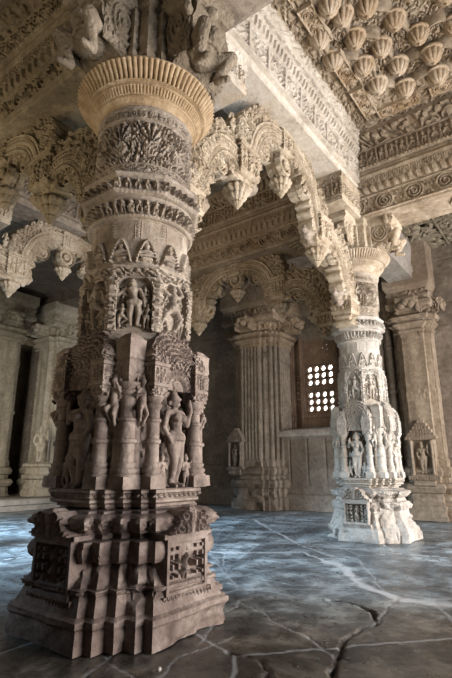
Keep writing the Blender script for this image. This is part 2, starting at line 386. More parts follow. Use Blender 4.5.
    ad = N.new('ShaderNodeMath'); ad.operation = 'MULTIPLY_ADD'; ad.inputs[1].default_value = .25; K.new(n3.outputs['Fac'], ad.inputs[0]); K.new(n2.outputs['Fac'], ad.inputs[2]); K.new(ad.outputs[0], bp.inputs['Height']); K.new(bp.outputs[0], b.inputs['Normal'])
    return m
MAT['floor'] = floor_mat()
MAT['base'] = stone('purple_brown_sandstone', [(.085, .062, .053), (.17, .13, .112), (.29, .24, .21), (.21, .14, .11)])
MAT['lowmix'] = stone('rosy_grey_sandstone', [(.10, .078, .066), (.21, .165, .14), (.36, .30, .255), (.20, .15, .115)])
MAT['olive5'] = stone('smoke_olive_sandstone', [(.09, .072, .045), (.17, .138, .09), (.27, .225, .155), (.12, .095, .06)], carve=.9)  # dark olive tones for the left arch and beam
MAT['mid'] = stone('greyed_sandstone', [(.15, .122, .098), (.28, .235, .19), (.45, .39, .325), (.27, .205, .145)])
MAT['brown'] = stone('brown_wall_stone', [(.075, .06, .045), (.14, .112, .085), (.22, .18, .145), (.10, .078, .058)])
MAT['brown3'] = stone('tan_pilaster_stone', [(.15, .115, .08), (.26, .205, .15), (.38, .315, .24), (.21, .15, .10)])
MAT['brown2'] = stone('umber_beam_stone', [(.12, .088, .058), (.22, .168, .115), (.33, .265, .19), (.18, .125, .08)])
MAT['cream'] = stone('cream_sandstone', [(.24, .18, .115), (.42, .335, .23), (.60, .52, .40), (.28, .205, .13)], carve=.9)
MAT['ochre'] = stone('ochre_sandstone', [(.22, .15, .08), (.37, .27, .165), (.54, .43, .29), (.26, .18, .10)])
MAT['ceil'] = stone('weathered_ceiling_stone', [(.20, .155, .11), (.36, .295, .22), (.55, .475, .385), (.27, .19, .115)])
MAT['cream3'] = stone('warm_greyed_stone', [(.24, .20, .15), (.38, .33, .27), (.53, .48, .41), (.29, .23, .17)])
MAT['backdrop'] = stone('white_backdrop_wall', [(.8, .8, .78)] * 4)  # for the added wall behind the lattice
MAT['red'] = stone('red_brown_lattice_stone', [(.11, .07, .05), (.18, .125, .09), (.26, .19, .14), (.13, .09, .065)])
MAT['brown'] = stone('brown_wall_stone', [(.10, .08, .062), (.175, .145, .115), (.27, .23, .19), (.12, .095, .075)])
MAT['cream'] = stone('cream_sandstone', [(.26, .205, .14), (.43, .36, .27), (.60, .535, .44), (.30, .23, .16)], carve=.9)
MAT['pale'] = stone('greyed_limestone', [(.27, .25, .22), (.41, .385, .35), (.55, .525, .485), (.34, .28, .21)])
EXPO = 0.12
WORLD = .08
LIGHTS = [
    ('daylight_open_side', (2.8, -5.6, 1.4), (2.2, 0, 1.5), 6, 2.4, (1, .96, .95), 500, math.radians(140)),
    ('sunlit_ground_glow', (3.4, -4.6, .12), (2.6, -.3, 4.4), 4, 1.6, (1, .76, .48), 250),
    ('lit_ground_by_entrance', (-4.2, .6, .3), (-.2, 2.6, 4.2), 2.5, 1.2, (1, .80, .55), 34, math.radians(90)),  # added fill lamp, brightens the upper left beam and arch
    ('lit_ground_at_left', (-3.4, 3.0, .25), (4, 1.9, 4.0), 1.6, 1.2, (1, .82, .58), 42, math.radians(70)),  # added fill lamp, lifts the brown arch at the rear
    ('daylight_far_left', (-3.0, 6.4, 3.6), (1.2, 3.4, .0), 2.4, 1.4, (.60, .81, 1), 320, math.radians(50)),
    ('daylight_on_far_pier', (.5, 5.2, 1.6), (5.0, 8.3, 1.6), 1.2, 1.6, (1, .93, .8), 34, math.radians(100)),  # added fill lamp inside the hall, brightens the cream pier
    ('daylight_aisle', (5.7, -4.9, 2.0), (6.4, 3, 1.2), 1.8, 2.6, (.95, .95, 1), 75),
    ('sun_on_yard', (8.4, 2.5, 5.2), (9.6, 2.6, 2.4), 2, 1, (1, .98, .95), 1100),  # added lamp that whitens the wall behind the lattice
]
# ------------------------------------------------------------------ carved people in stone
def sculpt(J, name, vox=.006, extra=None):
    mb = MB()
    for a, b, ra, rb in J: mb.capsule(a, b, ra, rb, 12)
    if extra: extra(mb)
    return remeshed(name, mb, vox)
def woman(h=.52, flip=1, seed=0):
    """standing hip-swayed figure facing -Y, feet at z=0"""
    f = flip
    J = [((0, 0, .50), (.015 * f, 0, .60), .088, .062), ((.015 * f, 0, .60), (-.01 * f, -.01, .70), .064, .082), ((-.01 * f, -.01, .72), (-.02 * f, 0, .77), .085, .05),
         ((-.02 * f, 0, .77), (-.02 * f, -.005, .84), .038, .034), ((-.022 * f, -.015, .855), (-.02 * f, -.005, .905), .052, .058),
         ((-.02 * f, .01, .93), (-.02 * f, .012, .965), .052, .040), ((-.02 * f, .045, .88), (-.02 * f, .05, .91), .05, .05),
         ((-.12, 0, .755), (.09, 0, .755), .042, .042),
         ((-.055, -.075, .705), (-.05, -.085, .70), .045, .038), ((.04, -.075, .705), (.035, -.085, .70), .045, .038),
         ((-.06, 0, .50), (.06, 0, .50), .078, .078),
         # legs
         ((-.055, 0, .47), (-.05, -.05, .27), .068, .044), ((-.05, -.05, .27), (-.035, 0, .06), .046, .028), ((-.035, -.0, .035), (-.05, -.085, .02), .028, .022),
         ((.06, 0, .47), (.062, -.02, .27), .068, .044), ((.06, -.02, .27), (.03, .01, .06), .046, .028), ((.03, .0, .035), (.06, -.08, .02), .028, .022)]
    if f > 0: J += [((-.125, 0, .75), (-.175, -.01, .60), .037, .029), ((-.175, -.01, .60), (-.13, -.05, .49), .029, .022), ((-.13, -.05, .49), (-.115, -.06, .46), .024, .018),
          ((.105, 0, .75), (.17, -.02, .64), .037, .029), ((.17, -.02, .64), (.165, -.07, .78), .029, .021), ((.165, -.07, .78), (.16, -.08, .82), .026, .02), ((.16, -.06, .84), (.17, -.05, .90), .03, .02)]
    else: J += [((.115, 0, .75), (.17, -.01, .60), .037, .029), ((.17, -.01, .60), (.12, -.05, .49), .029, .022), ((.12, -.05, .49), (.11, -.06, .46), .024, .018),
          ((-.13, 0, .75), (-.185, -.02, .66), .037, .029), ((-.185, -.02, .66), (-.15, -.06, .80), .029, .021), ((-.15, -.06, .80), (-.13, -.06, .85), .026, .02)]
    J += [((-.10, -.02, .455), (.10, -.02, .455), .03, .03)]      # girdle
    # face: nose, chin, ears, eyes ridge
    J += [((-.021 * f, -.072, .872), (-.021 * f, -.066, .89), .011, .007), ((-.021 * f, -.06, .835), (-.021 * f, -.06, .836), .016, .016), ((-.075 - .02 * f, .0, .87), (-.075 - .02 * f, 0, .85), .015, .018), ((.075 - .02 * f, .0, .87), (.075 - .02 * f, 0, .85), .015, .018)]
    J = [(tuple(c * h for c in a), tuple(c * h for c in b), ra * h, rb * h) for a, b, ra, rb in J]
    def ex(mb):
        for z, r, q in ((.54, .098, .012), (.79, .05, .012), (.925, .058, .011), (.50, .11, .013), (.745, .075, .010)):
            a = np.linspace(0, 2 * PI, 24); mb.tube([(np.cos(t) * r * h, np.sin(t) * r * h * .85 - .005 * h, z * h - .02 * h * (np.sin(t) < -.5)) for t in a], q * h, 6)
        for s in (-1, 1):
            for z in (.05, .08): mb.ball((.04 * s * h - .01 * h, 0, z * h), .034 * h, 8, (1, 1, .5))
        # hanging sash between the legs
        mb.capsule((0, -.06 * h, .45 * h), (.01 * h, -.05 * h, .3 * h), .016 * h, .008 * h)
    return sculpt(J, 'apsara_figure_mesh', h * .011, ex)
def attendant(h=.2):
    J = [((0, 0, .42), (.01, 0, .62), .12, .10), ((.01, 0, .64), (0, 0, .76), .10, .05), ((0, -.01, .86), (0, 0, .9), .085, .08), ((0, 0, .95), (0, 0, 1.0), .06, .03),
         ((-.07, 0, .4), (-.12, -.06, .2), .08, .055), ((-.12, -.06, .2), (-.06, 0, .03), .05, .035), ((.07, 0, .4), (.10, -.02, .2), .08, .055), ((.10, -.02, .2), (.07, 0, .03), .05, .035),
         ((-.13, 0, .7), (-.2, -.04, .52), .05, .04), ((-.2, -.04, .52), (-.1, -.12, .56), .04, .035), ((.13, 0, .7), (.2, -.02, .54), .05, .04), ((.2, -.02, .54), (.22, -.05, .78), .04, .035), ((-.12, 0, .7), (.12, 0, .7), .06, .06)]
    J = [(tuple(c * h for c in a), tuple(c * h for c in b), ra * h, rb * h) for a, b, ra, rb in J]
    return sculpt(J, 'attendant_figure_mesh', h * .022)
def atlas(h=.5, seed=0):
    """squat crouching bearer pressed under the beam, facing -Y, arms raised"""
    J = [((0, -.02, .34), (0, -.10, .52), .17, .17), ((0, -.10, .52), (0, -.08, .70), .165, .15), ((0, -.08, .76), (0, -.10, .80), .07, .07), ((0, -.17, .87), (0, -.15, .93), .10, .095),
         ((-.16, -.06, .74), (.16, -.06, .74), .085, .085),
         ((-.12, -.04, .34), (-.27, -.30, .42), .115, .085), ((-.27, -.30, .42), (-.2, -.16, .08), .08, .055), ((-.2, -.16, .06), (-.22, -.30, .04), .05, .04),
         ((.12, -.04, .34), (.27, -.28, .38), .115, .085), ((.27, -.28, .38), (.18, -.14, .08), .08, .055), ((.18, -.14, .06), (.2, -.28, .04), .05, .04),
         ((-.2, -.04, .76), (-.36, -.12, .70), .07, .055), ((-.36, -.12, .70), (-.34, -.08, .98), .055, .045), ((-.34, -.06, .99), (-.30, -.12, 1.02), .055, .045),
         ((.2, -.04, .76), (.37, -.10, .72), .07, .055), ((.37, -.10, .72), (.33, -.08, .98), .055, .045), ((.33, -.06, .99), (.29, -.12, 1.02), .055, .045),
         ((0, -.265, .88), (0, -.26, .905), .022, .015), ((-.1, -.15, .9), (-.1, -.14, .86), .03, .03), ((.1, -.15, .9), (.1, -.14, .86), .03, .03), ((0, -.2, .50), (0, -.22, .53), .12, .11)]
    J = [(tuple(c * h for c in a), tuple(c * h for c in b), ra * h, rb * h) for a, b, ra, rb in J]
    def ex(mb):
        a = np.linspace(0, 2 * PI, 24)
        mb.tube([(np.cos(t) * .19 * h, np.sin(t) * .17 * h - .08 * h, .38 * h) for t in a], .022 * h, 6)
        mb.tube([(np.cos(t) * .13 * h, np.sin(t) * .12 * h - .1 * h, (.70 + .05 * np.sin(t)) * h) for t in a], .018 * h, 6)
    return sculpt(J, 'atlas_mesh', h * .014, ex)
def makara(h=.3):
    """blunt mythical beast head facing +X with curled snout, top at z=0 going down"""
    J = [((-.25, 0, -.12), (.12, 0, -.30), .24, .22), ((.12, 0, -.30), (.36, 0, -.46), .19, .13), ((.36, 0, -.46), (.50, 0, -.36), .10, .08), ((.50, 0, -.36), (.48, 0, -.24), .07, .05),
         ((.02, 0, -.50), (.24, 0, -.62), .13, .08), ((-.3, 0, -.3), (-.05, 0, -.55), .2, .14),
         ((.08, -.19, -.18), (.1, -.2, -.19), .07, .07), ((.08, .19, -.18), (.1, .2, -.19), .07, .07), ((-.12, -.2, -.05), (-.2, -.24, .08), .07, .03), ((-.12, .2, -.05), (-.2, .24, .08), .07, .03)]
    J = [(tuple(c * h for c in a), tuple(c * h for c in b), ra * h, rb * h) for a, b, ra, rb in J]
    return sculpt(J, 'makara_mesh', h * .022)

# ------------------------------------------------------------------ pillar pieces
PLAN = quad4([(.44, -.185), (.44, .185), (.385, .185), (.385, .245), (.31, .245), (.31, .31), (.245, .31), (.245, .385), (.185, .385), (.185, .44)][:-1])
OCT = lambda a: [(a / math.cos(PI / 8) * math.cos(PI / 8 + PI / 4 * i - PI / 4 * 1.0), a / math.cos(PI / 8) * math.sin(PI / 8 + PI / 4 * i - PI / 4)) for i in range(8)]
PM = {}
def pm(name, fn, *a, **k):
    if name not in PM: PM[name] = fn(*a, **k)
    return PM[name]
# measured heights and girths: design height -> built height, for the front pillar and for the slimmer ones
ZD = [0, .13, .31, .355, .455, .535, .585, .632, .66, .70, .80, 1.27, 1.50, 1.66, 2.10, 2.20, 2.25, 2.70, 2.86, 3.03, 3.22, 3.43, 3.465, 3.54, 3.62, 3.67, 3.785, 4.20, 9]
ZN = [0, .13, .31, .371, .475, .54, .60, .625, .64, .665, .735, 1.24, 1.48, 1.62, 1.99, 2.06, 2.10, 2.40, 2.56, 2.74, 2.83, 3.15, 3.17, 3.26, 3.335, 3.405, 3.56, 4.20, 9]
ZR = [0, .13, .29, .35, .44, .53, .575, .60, .62, .645, .72, 1.24, 1.48, 1.64, 2.02, 2.09, 2.13, 2.47, 2.64, 2.83, 2.95, 3.30, 3.32, 3.42, 3.52, 3.60, 3.745, 4.20, 9]
RZ = [0, .5, .66, .80, 1.5, 1.66, 2.2, 2.7, 2.86, 3.03, 3.05, 3.5, 3.6, 9]
RR = [.90, .90, .88, .88, .88, .82, .80, .80, .84, .84, .88, .92, 1, 1]
class Var:
    def __init__(s, key, zs, rr): s.key, s.zs, s.rr = key, zs, rr
    def z(s, v): return np.interp(v, ZD, s.zs)
    def r(s, v): return np.interp(v, RZ, s.rr)
VN = Var('n', ZN, [1, 1, .97, .96, .96, .97, 1, 1, 1, 1, 1, 1, 1, 1]); VR = Var('r', ZR, RR)
def warp(m, var, axis=True, flat=None):
    n = len(m.vertices); a = np.zeros(n * 3, np.float32); m.vertices.foreach_get('co', a); a = a.reshape(-1, 3)
    k = var.r(a[:, 2]) if axis else var.r(np.full(n, 1.0))
    a[:, 0] *= k; a[:, 1] *= k; a[:, 2] = var.z(a[:, 2]); m.vertices.foreach_set('co', a.ravel()); m.update(); return m
def m_foot(chips):
    mb = MB()
    prof = [(0, .104), (.10, .100), (.115, .112), (.14, .114), (.152, .085), (.17, .078), (.235, .048), (.24, .060), (.262, .058), (.268, .036), (.30, .015), (.33, -.01), (.345, -.035), (.352, -.035), (.356, .03), (.375, .047), (.405, .055), (.435, .047), (.455, .03), (.462, -.03), (.498, -.035),
            (.505, .02), (.535, .045), (.55, .06), (.578, .06), (.586, .035), (.60, -.01), (.62, -.02), (.632, -.075), (.66, -.066), (.665, -.04)]
    zo = [(.235, .262, P_fringe(.028), .012), (.265, .345, P_leaf(.06, 22), .010), (.02, .12, P_leaf(.09, 25), .004), (.515, .575, P_mix((1, P_leaf(.03, 2), 1)), .014)]
    ring_body(mb, PLAN, prof, zo, .014, .011, .007 + chips * .14, 3, chips=chips); return mb.mesh('pillar_base')
PLAN2 = quad4([(.44, -.19), (.44, .19), (.375, .21), (.34, .30), (.30, .34), (.21, .375), (.19, .44)][:-1])
def m_foot2(chips):
    mb = MB()
    prof = [(0, .128), (.125, .118), (.15, .105), (.17, .08), (.24, .05), (.31, .027), (.345, .022), (.355, .03), (.375, .043), (.405, .05), (.435, .043), (.455, .03), (.462, .0), (.495, -.01),
            (.505, .02), (.535, .045), (.55, .055), (.575, .055), (.585, .035), (.60, 0), (.625, -.012), (.632, -.06), (.66, -.066), (.665, -.04)]
    ring_body(mb, PLAN2, prof, [(.515, .575, P_leaf(.04, 2), .014), (.36, .455, P_leaf(.12, 12), .02), (.0, .33, P_leaf(.16, 19), .016)], .012, .010, .014, 3, chips=chips); return mb.mesh('pillar_base')
def m_plinth():
    mb = MB()
    prof = [(.66, -.03), (.68, -.035), (.69, -.01), (.70, 0), (.715, 0), (.725, -.012), (.735, .0), (.765, .0), (.77, .012), (.79, .012), (.80, 0), (.803, -.13)]
    ring_body(mb, PLAN, prof, [(.728, .764, P_fringe(.042), .014)], .006, .006, .002, 4); return mb.mesh('plinth')
def m_core():
    mb = MB(); prof = [(.80, 0), (1.5, 0), (1.52, .04), (1.62, .02), (1.66, 0)]
    ring_body(mb, circ(.30, 128), prof, [(.82, 1.5, P_leaf(.05, 4), .016)], .012, .012, .003, 5); return mb.mesh('core')
def m_hood():
    """stepped roofs above the niches"""
    mb = MB(); pl = [(x * .9, y * .9) for x, y in PLAN]
    prof = [(1.44, -.16), (1.45, -.05), (1.475, -.03), (1.50, -.045), (1.505, -.07), (1.54, -.085), (1.545, -.065), (1.57, -.07), (1.60, -.10), (1.63, -.105), (1.66, -.13)]
    ring_body(mb, pl, prof, [(1.505, 1.54, P_bead(.03), .01), (1.455, 1.50, P_petal(.04), .008), (1.57, 1.64, P_leaf(.03, 8), .014)], .009, .008, .002, 6); return mb.mesh('niche_roof')
def m_colonette(r=.045, top=1.27, block=True, hb=.26, seed=0):
    mb = MB(); z0 = .80
    mb.box(-r * 1.45, r * 1.45, -r * 1.45, r * 1.45, z0, z0 + .06, taper=.004)
    p = [(r * 1.4, z0 + .06), (r * 1.4, z0 + .068), (r * 1.2, z0 + .075), (r * 1.35, z0 + .085), (r * 1.35, z0 + .095), (r * 1.05, z0 + .105), (r * 1.2, z0 + .118), (r * 1.2, z0 + .124), (r, z0 + .132),
         (r * .96, 1.02), (r * 1.2, 1.028), (r * 1.2, 1.043), (r * .95, 1.05), (r * .92, 1.13), (r * 1.18, 1.14), (r * 1.18, 1.15), (r * .9, 1.158), (r * .88, top - .07), (r * 1.1, top - .06), (r * 1.25, top - .045), (r * 1.0, top - .035), (r * 1.4, top - .01), (r * 1.45, top)]
    mb.lathe(p, 20)
    if block:
        q = r * 1.25; sq = [(-q, -q), (q, -q), (q, q), (-q, q)]
        ring_body(mb, sq, [(top, .0), (top + .05, .003), (top + .055, .012), (top + .07, .012), (top + .075, 0), (top + hb * .55, 0), (top + hb * .56, .01), (top + hb * .62, .01), (top + hb * .63, -.004), (top + hb * .85, -.012), (top + hb, -.03)],
                  [(top + .005, top + .048, P_leaf(.022, seed), .010), (top + .078, top + hb * .54, P_fig(q, seed + 2, True), .012), (top + hb * .64, top + hb * .98, P_leaf(.022, seed + 1), .012)], .0045, .0045, 0)
    return mb.mesh('colonette')
def m_prism():
    mb = MB(); a = .062; sq = [(-a, -a), (a, -a), (a, a), (-a, a)]
    ring_body(mb, sq, [(1.33, -.035), (1.36, -.01), (1.375, 0), (1.46, 0), (1.465, -.008), (1.475, 0), (1.60, 0), (1.64, -.03)], [(1.47, 1.60, P_lines(1), .003), (1.375, 1.455, P_leaf(.03, 1), .003)], .008, .006, .001); return mb.mesh('prism_block')
def m_arch_frame():
    """cusped gable over a statue, local facing -Y"""
    mb = MB()
    def f(u, v, h):
        x = u - .16; r = np.sqrt(x ** 2 + (v * 1.05) ** 2)
        hole = ss(.075, .082, r); rim = np.exp(-((r - .092) / .008) ** 2) + np.exp(-((r - .125) / .006) ** 2)
        rad = .5 + .5 * np.cos(np.arctan2(v, x) * 22)
        body = np.where((r > .1) & (r < .12), rad, P_leaf(.025, 7)(u, v, h) * (r >= .13))
        fg = caps2(x / .11, (v - .005) / .11, FIGS[4]) / .11
        return np.clip(np.where(hole < .5, fg * .6 - .3, np.maximum(rim, body * .8)), -1, 1.1)
    panel(mb, .32, .20, .06, f, .022, .004); return mb.mesh('cusped_gable')
def m_ped():
    mb = MB(); nu, nv = 80, 44; x = np.linspace(-.5, .5, nu)[None]; t = np.linspace(0, 1, nv)[:, None]
    wd = .50 - .30 * t ** 1.2; X = x * wd; Z = .20 * t + 0 * x; a = np.hypot(X, Z * 1.1 + .02); g_ = np.arctan2(Z + .03, X)
    Hh = np.clip((.5 + .5 * np.cos(a * 2 * PI / .034)) * (.45 + .55 * (np.cos(g_ * 34) > -.2)) + .3 * P_leaf(.03, 17)(X + 1, Z, 1), 0, 1.2); Y = .085 * t - .03 * Hh - .01
    mb.grid(np.stack([np.pad(X, 1, 'edge'), np.pad(Y, 1, constant_values=.12), np.pad(Z, 1, 'edge')], -1)); return mb.mesh('niche_pediment')
def m_oct():
    mb = MB(); a = .318; el = 2 * a * math.tan(PI / 8)
    def pat(u, v, h):
        i = np.floor(u / el).astype(int); x = u - i * el - el / 2; y = v
        post = ss(el * .5 - .034, el * .5 - .028, np.abs(x))
        archr = np.sqrt(x ** 2 + (np.clip(y - .33, 0, None) * 1.25) ** 2)
        inside = (archr < .108) & (np.abs(x) < .110)
        out = np.where(inside, 0, .72 + .25 * P_leaf(.026, 13)(u, v, h))
        rim = np.exp(-((archr - .105) / .006) ** 2) * (y > .32); out = np.maximum(out, rim)
        fol = P_leaf(.03, 3)(u, v, h); out = np.where((~inside) & (y > .36) & (post < .5), .66 + .34 * fol, out)
        pose = [1, 3, 1, 0, 2, 5, 1, 6]
        sc = .37
        for k in range(8):
            m = (i % 8 == k) & inside
            if m.any():
                f = caps2(x[m] / sc, (y[m] - .035) / sc, FIGS[pose[k]])
                sm = np.maximum(caps2((x[m] - .078) / .19, (y[m] - .02) / .19, FIGS[0]) * .7, caps2((x[m] + .078) / .19, (y[m] - .02) / .19, FIGS[2]) * .7)
                s2 = np.maximum(caps2((x[m] - .062) / .13, (y[m] - .22) / .13, FIGS[4]) * .5, caps2((x[m] + .062) / .13, (y[m] - .22) / .13, FIGS[6]) * .5)
                out[m] = np.clip(np.maximum(np.maximum(f, sm), s2) / .10, 0, 1.05)
        return out
    prof = [(1.62, .0), (1.64, .022), (1.66, .022), (1.67, .015), (1.69, .01), (1.695, 0), (2.10, 0), (2.105, .015), (2.12, .02), (2.125, .012), (2.19, .02), (2.2, .03), (2.215, .03), (2.22, .02)]
    ring_body(mb, OCT(a), prof, [(1.695, 2.10, pat, .056), (2.125, 2.19, P_leaf(.035, 9), .022)], .0048, .0048, 0); return mb.mesh('figure_panels')
def m_smallcol():
    mb = MB(); r = .014
    mb.lathe([(r * 1.7, 1.69), (r * 1.7, 1.72), (r, 1.725), (r, 1.84), (r * 1.5, 1.85), (r * 1.5, 1.86), (r, 1.865), (r, 1.97), (r * 1.5, 1.98), (r * 1.8, 2.0), (r * 1.3, 2.01), (r * 1.9, 2.05), (r * 1.9, 2.1), (r * 1.2, 2.14), (r * .5, 2.17)], 12)
    return mb.mesh('corner_colonette')
def m_shaft():
    mb = MB(); p = 2 * PI * .33 / 12
    def strips(u, v, h):
        x = np.abs(u / p - np.floor(u / p) - .5) * p
        lz = P_loz(.03)(v, x + .0, .02)
        return np.where(x < .012, .5 + .5 * np.cos(v * 2 * PI / .03), 0) * ss(0, .1, v / h) + .5 * np.exp(-((x - .02) / .003) ** 2)
    prof = [(2.19, .005), (2.215, .012), (2.23, .014), (2.245, .008), (2.25, .0), (2.69, -.004), (2.705, .01)]
    ring_body(mb, circ(.33, 320), prof, [(2.252, 2.50, P_leaves(2 * PI * .33 / 13, 5), .036), (2.50, 2.69, strips, .010)], .02, .0055, .0012); return mb.mesh('shaft')
def m_ring():
    mb = MB()
    prof = [(2.70, -.02), (2.705, .02), (2.72, .032), (2.73, .01), (2.735, .0), (2.83, .022), (2.84, .035), (2.855, .035), (2.86, 0)]
    ring_body(mb, circ(.335, 288), prof, [(2.705, 2.722, P_bead(.024), .006), (2.735, 2.832, P_fig(2 * PI * .335 / 44, 3, False), .045)], .008, .005); return mb.mesh('figure_ring')
def m_cornice():
    mb = MB()
    prof = [(2.855, .035), (2.86, .05), (2.875, .062), (2.885, .06), (2.89, .035), (2.97, .03), (2.985, .05), (3.0, .055), (3.01, .05), (3.03, .0), (3.035, -.03)]
    ring_body(mb, OCT(.335), prof, [(2.892, 2.968, P_mix((1, P_fig(.055, 9, False), 1)), .045), (2.862, 2.884, P_bead(.024), .005)], .0055, .0055); return mb.mesh('projecting_cornice')
def m_neck():
    mb = MB()
    prof = [(3.03, .01), (3.045, .015), (3.05, 0), (3.19, -.004), (3.2, .012), (3.215, .012), (3.22, 0), (3.43, 0), (3.435, .012), (3.45, .016), (3.46, .01), (3.465, .012), (3.52, .022), (3.525, .03), (3.54, .034), (3.55, .03)]
    po = P_leaf(.05, 21); lf = P_leaf(.022, 15); p = 2 * PI * .318 / 10
    lf2 = P_leaf(.016, 41)
    def pot(u, v, h):
        x = (u / p - np.floor(u / p) - .5) * p; y = v - .02
        jar = np.sqrt((x / .055) ** 2 + ((y - .05) / .04) ** 2); fan = np.sqrt((x / .075) ** 2 + ((y - .13) / .06) ** 2); a = np.arctan2(y - .08, x)
        o = np.maximum(ss(1.05, .85, jar), ss(1.05, .95, fan) * (.5 + .5 * np.cos(a * 14)) * .9)
        return np.clip(np.maximum(o, lf(u, v, h) * .85 * (fan > 1.1) * (jar > 1.1)) - .35 * lf2(u, v, h), -.2, 1)
    ring_body(mb, circ(.318, 420), prof, [(3.055, 3.10, P_petal(.035, -1), .012), (3.10, 3.19, P_leaf(.03, 18), .014), (3.222, 3.43, pot, .036), (3.467, 3.52, P_scroll(1.2), .014)], .011, .0055, .001); return mb.mesh('neck_drum')
def m_capital():
    mb = MB()
    prof = [(3.54, -.02), (3.55, .012), (3.56, .018), (3.565, .01), (3.58, .015), (3.60, .035), (3.605, .045), (3.615, .048), (3.62, .045), (3.65, .075), (3.655, .085), (3.665, .088), (3.668, .082), (3.70, .105), (3.735, .145), (3.755, .168), (3.765, .172), (3.775, .165), (3.785, .12), (3.79, 0)]
    n = 576; pa = 2 * PI * .33 / 110; pb = 2 * PI * .33 / 84
    ring_body(mb, circ(.33, n), prof, [(3.622, 3.652, P_flute(pa), .014), (3.672, 3.752, P_flute(pb), .030)], .02, .005); return mb.mesh('fluted_capital')
def m_bracket():
    """cross-shaped block above the capital with four moulded arms"""
    mb = MB()
    cross = quad4([(.66, -.19), (.66, .19), (.31, .19), (.31, .31), (.19, .31), (.19, .66)][:-1])
    core = quad4([(.36, -.22), (.36, .22), (.31, .22), (.31, .31), (.22, .31), (.22, .36)][:-1])
    ring_body(mb, core, [(3.785, 0), (3.83, 0), (3.84, .012), (3.86, .012), (3.87, 0), (4.1, 0)], [(3.88, 4.08, P_leaf(.04, 33), .006)], .012, .012, .002)
    ring_body(mb, cross, [(4.085, -.10), (4.10, -.01), (4.115, .0), (4.12, .012), (4.16, .02), (4.17, .01), (4.18, .018), (4.205, .018)], [(4.125, 4.16, P_leaf(.03, 12), .006)], .012, .008, .001)
    return mb.mesh('cross_bracket')
def m_arm():
    """curled bracket arm pointing -Y, stepped rolls down its front"""
    mb = MB(); w = .165
    pr = [(-.30, 4.10), (-.62, 4.10), (-.64, 4.06), (-.63, 4.02), (-.60, 4.0), (-.60, 3.97), (-.585, 3.93), (-.55, 3.91), (-.53, 3.90), (-.52, 3.86), (-.48, 3.83), (-.43, 3.82), (-.42, 3.79), (-.30, 3.79)]
    V = [(-w, y, z) for y, z in pr] + [(w, y, z) for y, z in pr]; n = len(pr)
    Q = [(i, i + 1, n + i + 1, n + i) for i in range(n - 1)]
    Tt = [(0, i + 1, i) for i in range(1, n - 1)] + [(n, n + i, n + i + 1) for i in range(1, n - 1)]
    mb.add(V, Q, Tt)
    def spi(u, v, h):
        x = u - .17; y = v - .17; r = np.hypot(x, y); a = np.arctan2(y, x)
        return np.maximum(ss(.3, .8, .5 + .5 * np.cos(2 * PI * r / .04 - a)) * (r < .12), P_leaf(.03, 2)(u, v, h) * (r >= .13) * .6)
    for s in (-1, 1):
        M = Matrix.Translation((s * w * 1.0, -.44, 3.83)) @ Matrix.Rotation(s * PI / 2, 4, 'Z')
        panel(mb, .28, .25, .004, spi, .018, .006, M)
    return mb.mesh('bracket_arm')
def m_attic():
    mb = MB(); sq = quad4([(.40, -.25), (.40, .25), (.25, .25), (.25, .40)][:-1])
    return ring_body(mb, rect(-.95, .95, -.28, .28), [(4.2, .0), (4.235, .01), (4.24, 0), (4.26, 0), (4.27, .012), (4.285, .012), (4.29, 0), (4.47, 0), (4.475, .015), (4.49, .018), (4.5, .008), (4.57, .03), (4.6, .03)],
        [(4.292, 4.468, P_fig(.12, 44), .03), (4.5, 4.565, P_leaf(.04, 3), .012), (4.24, 4.26, P_bead(.02), .004)], .008, .008, .001).mesh('attic_block')
def m_shrine():
    """small barred shrine on the base, facing -Y"""
    mb = MB()
    def f(u, v, h):
        x = u - .17; y = v / h
        bars = ss(.1, .5, np.cos(2 * PI * u / .05)); fig = caps2(x / .2, (v - .02) / .2, FIGS[0]) / .11
        bars = np.where(np.abs(x) < .04, fig, bars * (np.sin(v * 160) > -.3))
        e = np.maximum(ss(.145, .15, np.abs(x)), np.maximum(ss(.12, .09, y), ss(.86, .9, y)))
        return np.maximum(bars, e) - ss(.13, .14, np.abs(x)) * 0
    panel(mb, .34, .26, .03, f, .075, .005, Matrix.Translation((0, 0, .205)))
    panel(mb, .40, .045, .10, P_fringe(.03), .012, .005, Matrix.Translation((0, 0, .165)))
    panel(mb, .40, .03, .11, P_none, 0, .02, Matrix.Translation((0, 0, .465)))
    # triangular gable with scrolls in two tiers
    for zz, w, hh, d in ((.492, .36, .075, .115), (.555, .27, .07, .125)):
        nu = 70; nv = 18; x = np.linspace(-w / 2, w / 2, nu); t = np.linspace(0, 1, nv)
        X = x[None] * (1 - .45 * t[:, None]); Z = np.broadcast_to(zz + hh * t[:, None], X.shape)
        r = np.hypot(np.abs(X) - w * .25, Z - zz - hh * .45); Hh = .5 + .5 * np.cos(r * 2 * PI / .03 - np.arctan2(Z - zz - hh * .45, np.abs(X) - w * .25)); Hh = np.maximum(Hh, np.exp(-(X / .03) ** 2))
        Y = -d - .03 * Hh
        mb.grid(np.stack([np.pad(X, 1, 'edge'), np.pad(Y, 1, constant_values=-.02), np.pad(Z, 1, 'edge')], -1))
    mb.box(-.05, .05, -.155, -.03, .61, .655, taper=.03)
    return mb.mesh('base_shrine')
